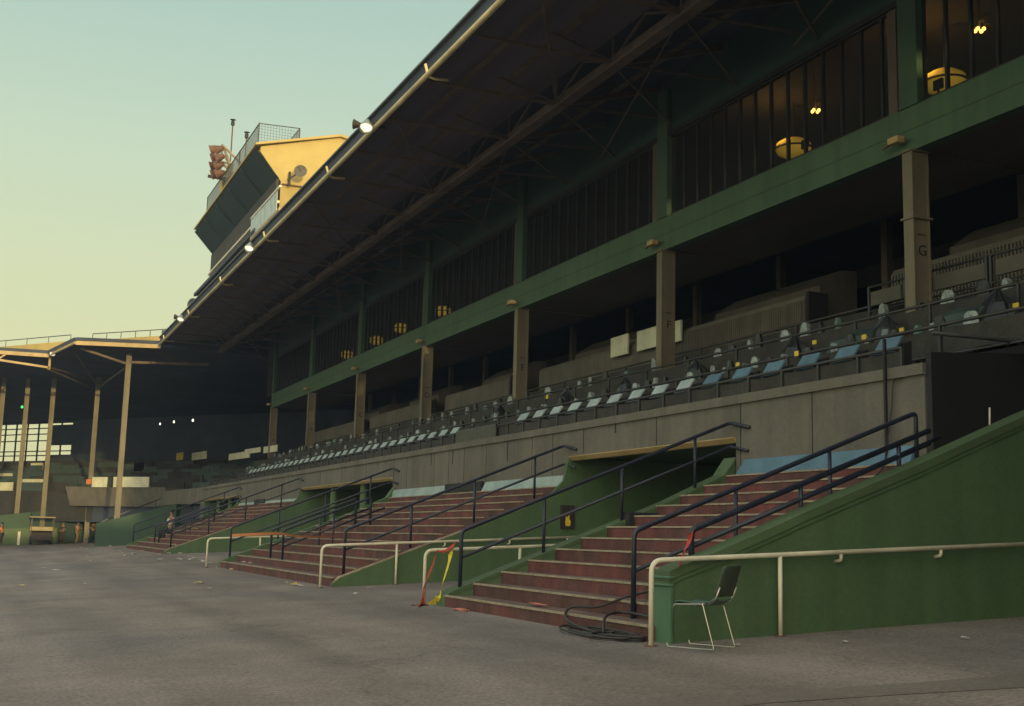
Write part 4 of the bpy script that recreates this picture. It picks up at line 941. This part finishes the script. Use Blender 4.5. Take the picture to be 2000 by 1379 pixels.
fw('low_wall', (pp(160, 1036, 94.0), pp(262, 1014, 94.0)), .2, 'green_upper', 'low dark green wall right of the walking people')
fw('flank_wall', (pp(188, 1022, 76.6), pp(345, 984, 76.6)), .3, 'green_pilaster', 'dark green stair flank beyond the third staircase hiding the foot of the nearest tall pole')
for Y_, xs_, lab in ((84, (200, 330), 'thin dark railing beyond the third staircase'), (95, (180, 300), 'farthest thin dark railing near the walking people')):
    a = Vector(pp(xs_[0], 1018, Y_)); b = Vector(pp(xs_[1], 968, Y_)); o = thing('far_railing', lab, 'handrail', (a.x, a.y, gz(a.x)))
    MB().tube([a, b], .04, 6).build('top_rail', 'navy', o); MB().tube([a-Vector((0,0,.45)), b-Vector((0,0,.45))], .03, 6).build('lower_rail', 'navy', o)
    for k in range(6): q = a.lerp(b, k/5); MB().tube([q-Vector((0,0,.95)), q], .03, 6).build('post', 'navy', o)
# fourth flight of stairs beyond, under the corner
# bin, cart, post
p = gp(245, 1056, 0); o = thing('litter_bin', 'tall dark brown litter bin at the corner of the third staircase', 'bin', p)
MB().lathe(p, (0,0,1), [(.36, 0), (.39, .1), (.39, 1.32), (.34, 1.36)], 18).build('drum', 'bin', o, smooth=True); MB().lathe(p, (0,0,1), [(.41, 1.34), (.41, 1.42), (.2, 1.5), (0, 1.5)], 18).build('lid', 'black', o)
s_c = .78
p = Vector(gp(72, 1050, 0)); p = Vector((4.12, 92.2, gz(4.12))); o = thing('golf_cart', 'golf cart with pale roof parked before the far green walls', 'golf cart', tuple(p))
def CB(a, b, nm, m_, bev=.03): return MB().box((p.x+a[0], p.y+a[1], p.z+a[2]), (p.x+b[0], p.y+b[1], p.z+b[2])).build(nm, m_, o, bevel=bev)
CB((-.95, -1.1, 1.86), (.75, 1.1, 1.95), 'roof', 'cart_roof'); CB((-.75, -1.15, .3), (.62, 1.15, .62), 'body', 'bin'); CB((-.85, -.5, .95), (.72, .1, 1.25), 'seat_back', 'cart_roof'); CB((-.7, -.9, .62), (.6, .0, .78), 'seat', 'cloth_brown'); CB((-.7, .8, .6), (.6, 1.15, 1.0), 'cowl', 'bin')
for sx in (-.8, .62):
    for sy in (-.95, .9): CB((sx-.0, sy, .6), (sx+.05, sy+.05, 1.87), 'roof_post', 'rail_dark', 0)
for sx in (-.75, .55):
    for sy in (-.75, .75): MB().lathe((p.x+sx-.05, p.y+sy, p.z+.25), (1, 0, 0), [(0, 0), (.25, 0), (.25, .16), (0, .16)], 14).build('wheel', 'black', o)
q0 = aty(37, 1048, 92.5); p = Vector((q0.x, 92.5, gz(q0.x))); tag(MB().box((p.x-.09, p.y-.09, p.z), (p.x+.09, p.y+.09, p.z+.95)).build('bollard', 'cream', bevel=.03), 'short white post standing left of the golf cart', 'bollard')

# ================================================================== PEOPLE
def onY(x, Y):
    q = aty(x, 1055, Y); return (q.x, Y, gz(q.x, Y))
def person(p, h, yaw, label, shirt, trousers, pose='stand', hair='black', arms=None):
    p = Vector(p); o = thing('person', label, 'person', tuple(p))
    k = h/1.75; c, s = math.cos(yaw), math.sin(yaw)
    def q(a, b, z): return Vector((p.x+(a*c-b*s)*k, p.y+(a*s+b*c)*k, p.z+z*k))
    def skin(name, V, E, Rr, m_):
        me = bpy.data.meshes.new(name); me.from_pydata([tuple(v-Vector(o['_w'])) for v in V], E, []); ob = bpy.data.objects.new(name, me); C.objects.link(ob); ob.parent = o
        me.materials.append(M[m_]); md = ob.modifiers.new('skin', 'SKIN'); md.use_smooth_shade = True
        for i, r in enumerate(Rr): me.skin_vertices[0].data[i].radius = (r*k, r*k)
        me.skin_vertices[0].data[0].use_root = True
        sb = ob.modifiers.new('sub', 'SUBSURF'); sb.levels = 1; sb.render_levels = 2; return ob
    st = .14 if pose == 'walk' else .03
    if pose == 'sit':
        V = [q(0,0,.5), q(0,0,.8), q(0,0,1.08), q(0,.02,1.2), q(0,.04,1.36), q(.1,.1,.48), q(.12,.45,.5), q(.12,.45,.05), q(-.1,.1,.48), q(-.12,.45,.5), q(-.12,.45,.05), q(.19,.02,1.05), q(.24,.1,.8), q(.16,.32,.7), q(-.19,.02,1.05), q(-.24,.1,.8), q(-.16,.32,.7), q(.12,.58,.04), q(-.12,.58,.04)]
    else:
        V = [q(0,0,.95), q(0,0,1.15), q(0,0,1.38), q(0,.01,1.5), q(0,.03,1.64), q(.09,0,.88), q(.10,st,.48), q(.10,st*.3+.0,.07), q(-.09,0,.88), q(-.10,-st*.3+.03,.48), q(-.10,-st*1.6,.07), q(.19,0,1.36), q(.25,-.03,1.08), q(.24,.14,.90), q(-.19,0,1.36), q(-.26,.03,1.1), q(-.2,.26,1.2), q(.10,st*.3+.14,.03), q(-.10,-st*1.6+.13,.04)]
    E = [(0,1),(1,2),(2,3),(3,4),(0,5),(5,6),(6,7),(0,8),(8,9),(9,10),(2,11),(11,12),(12,13),(2,14),(14,15),(15,16),(7,17),(10,18)]
    Rr = [.13,.12,.14,.055,.095,.09,.06,.04,.09,.06,.04,.055,.04,.03,.055,.04,.03,.035,.035]
    skin('body', V, E, Rr, 'skin')
    skin('shirt', [V[0]+Vector((0,0,.02)), V[1], V[2]+Vector((0,0,-.0)), V[11], V[12].lerp(V[11], .3), V[14], V[15].lerp(V[14], .3)], [(0,1),(1,2),(2,3),(3,4),(2,5),(5,6)], [.15,.14,.155,.07,.058,.07,.058], shirt)
    skin('trousers', [V[0], V[5], V[6], V[7].lerp(V[6], .15), V[8], V[9], V[10].lerp(V[9], .15)], [(0,1),(1,2),(2,3),(0,4),(4,5),(5,6)], [.145,.105,.078,.06,.105,.078,.06], trousers)
    hd = V[4]; MB().blob(hd+Vector((0,0,.06*k))-(q(0,.03,0)-q(0,0,0)), (.095*k, .105*k, .095*k), 2, .04).build('hair', hair, o, smooth=True)
    return o
person(onY(121, 92.8), 1.6, 2.3, 'person in dark top and shorts standing far off on the apron, leftmost of three', 'cloth_black', 'cloth_brown', hair='bin')
person(onY(150, 92.8), 1.6, -2.2, 'person in pink top and tan trousers walking, middle of the three far figures', 'cloth_pink', 'cloth_gold', 'walk', hair='bin')
person(onY(181, 92.8), 1.62, .4, 'person in dark brown clothes behind the other two by the far pole', 'cloth_brown', 'cloth_black', 'walk', hair='bin')
person((8.0, 56.9, .95), 1.7, 2.0, 'person in white shirt sitting on the third staircase between its handrails', 'cloth_white', 'cloth_black', 'sit', hair='bin')
person(onY(2, 92.8), 1.6, 1.2, 'person in orange top at the left edge of the apron', 'tape_orange', 'cloth_brown', hair='bin')

# ================================================================== OFF-CAMERA BLOCKS ADDED TO SHADE THE APRON
o = thing('sun_blocker', 'unseen shade-casting building behind the photographer', 'blocker', (0, -33, 0))  # added unseen block, sized to keep the low sun off the stairs
MB().slab([(-9, -36), (5.0, -36), (5.0, -30), (-9, -30)], -1, 8.3).build('wall', 'concrete_dark', o)
MB().slab([(5.0, -36), (9.1, -36), (9.1, -30), (5.0, -30)], -1, 15).build('tall_blocker', 'concrete_dark', o)  # taller added part keeps the sun off the far tiers
MB().slab([(-9.3, -36.3), (4.98, -36.3), (4.98, -29.7), (-9.3, -29.7)], 8.3, 8.5).build('roof', 'roof_dark', o)
o = thing('shade_block', 'unseen dark block added right of the view to shade the near wall', 'blocker', (10, -3, 0))  # added unseen block, hides sky so the near right falls darker
MB().slab([(6.6, -12), (14.5, -12), (14.5, 2.0), (6.6, 2.0)], -1, 11).build('wall', 'concrete_dark', o)
MB().slab([(6.4, -12.2), (14.7, -12.2), (14.7, 2.2), (6.4, 2.2)], 11, 11.2).build('roof', 'roof_dark', o)
# ================================================================== HAZE
hz = bpy.data.materials.new('haze'); hz.use_nodes = True; hn = hz.node_tree; hn.nodes.remove(hn.nodes['Principled BSDF'])
pv = hn.nodes.new('ShaderNodeVolumePrincipled'); pv.inputs['Density'].default_value = .0006; pv.inputs['Color'].default_value = (.48, .66, 1, 1); pv.inputs['Anisotropy'].default_value = 0
hn.links.new(pv.outputs[0], hn.nodes['Material Output'].inputs['Volume'])
M['haze'] = hz
ho = MB().box((-120, -60, -26), (110, 420, 30)).build('haze', 'haze'); ho['kind'] = 'stuff'
for ob in bpy.data.objects:
    if '_w' in ob: del ob['_w']
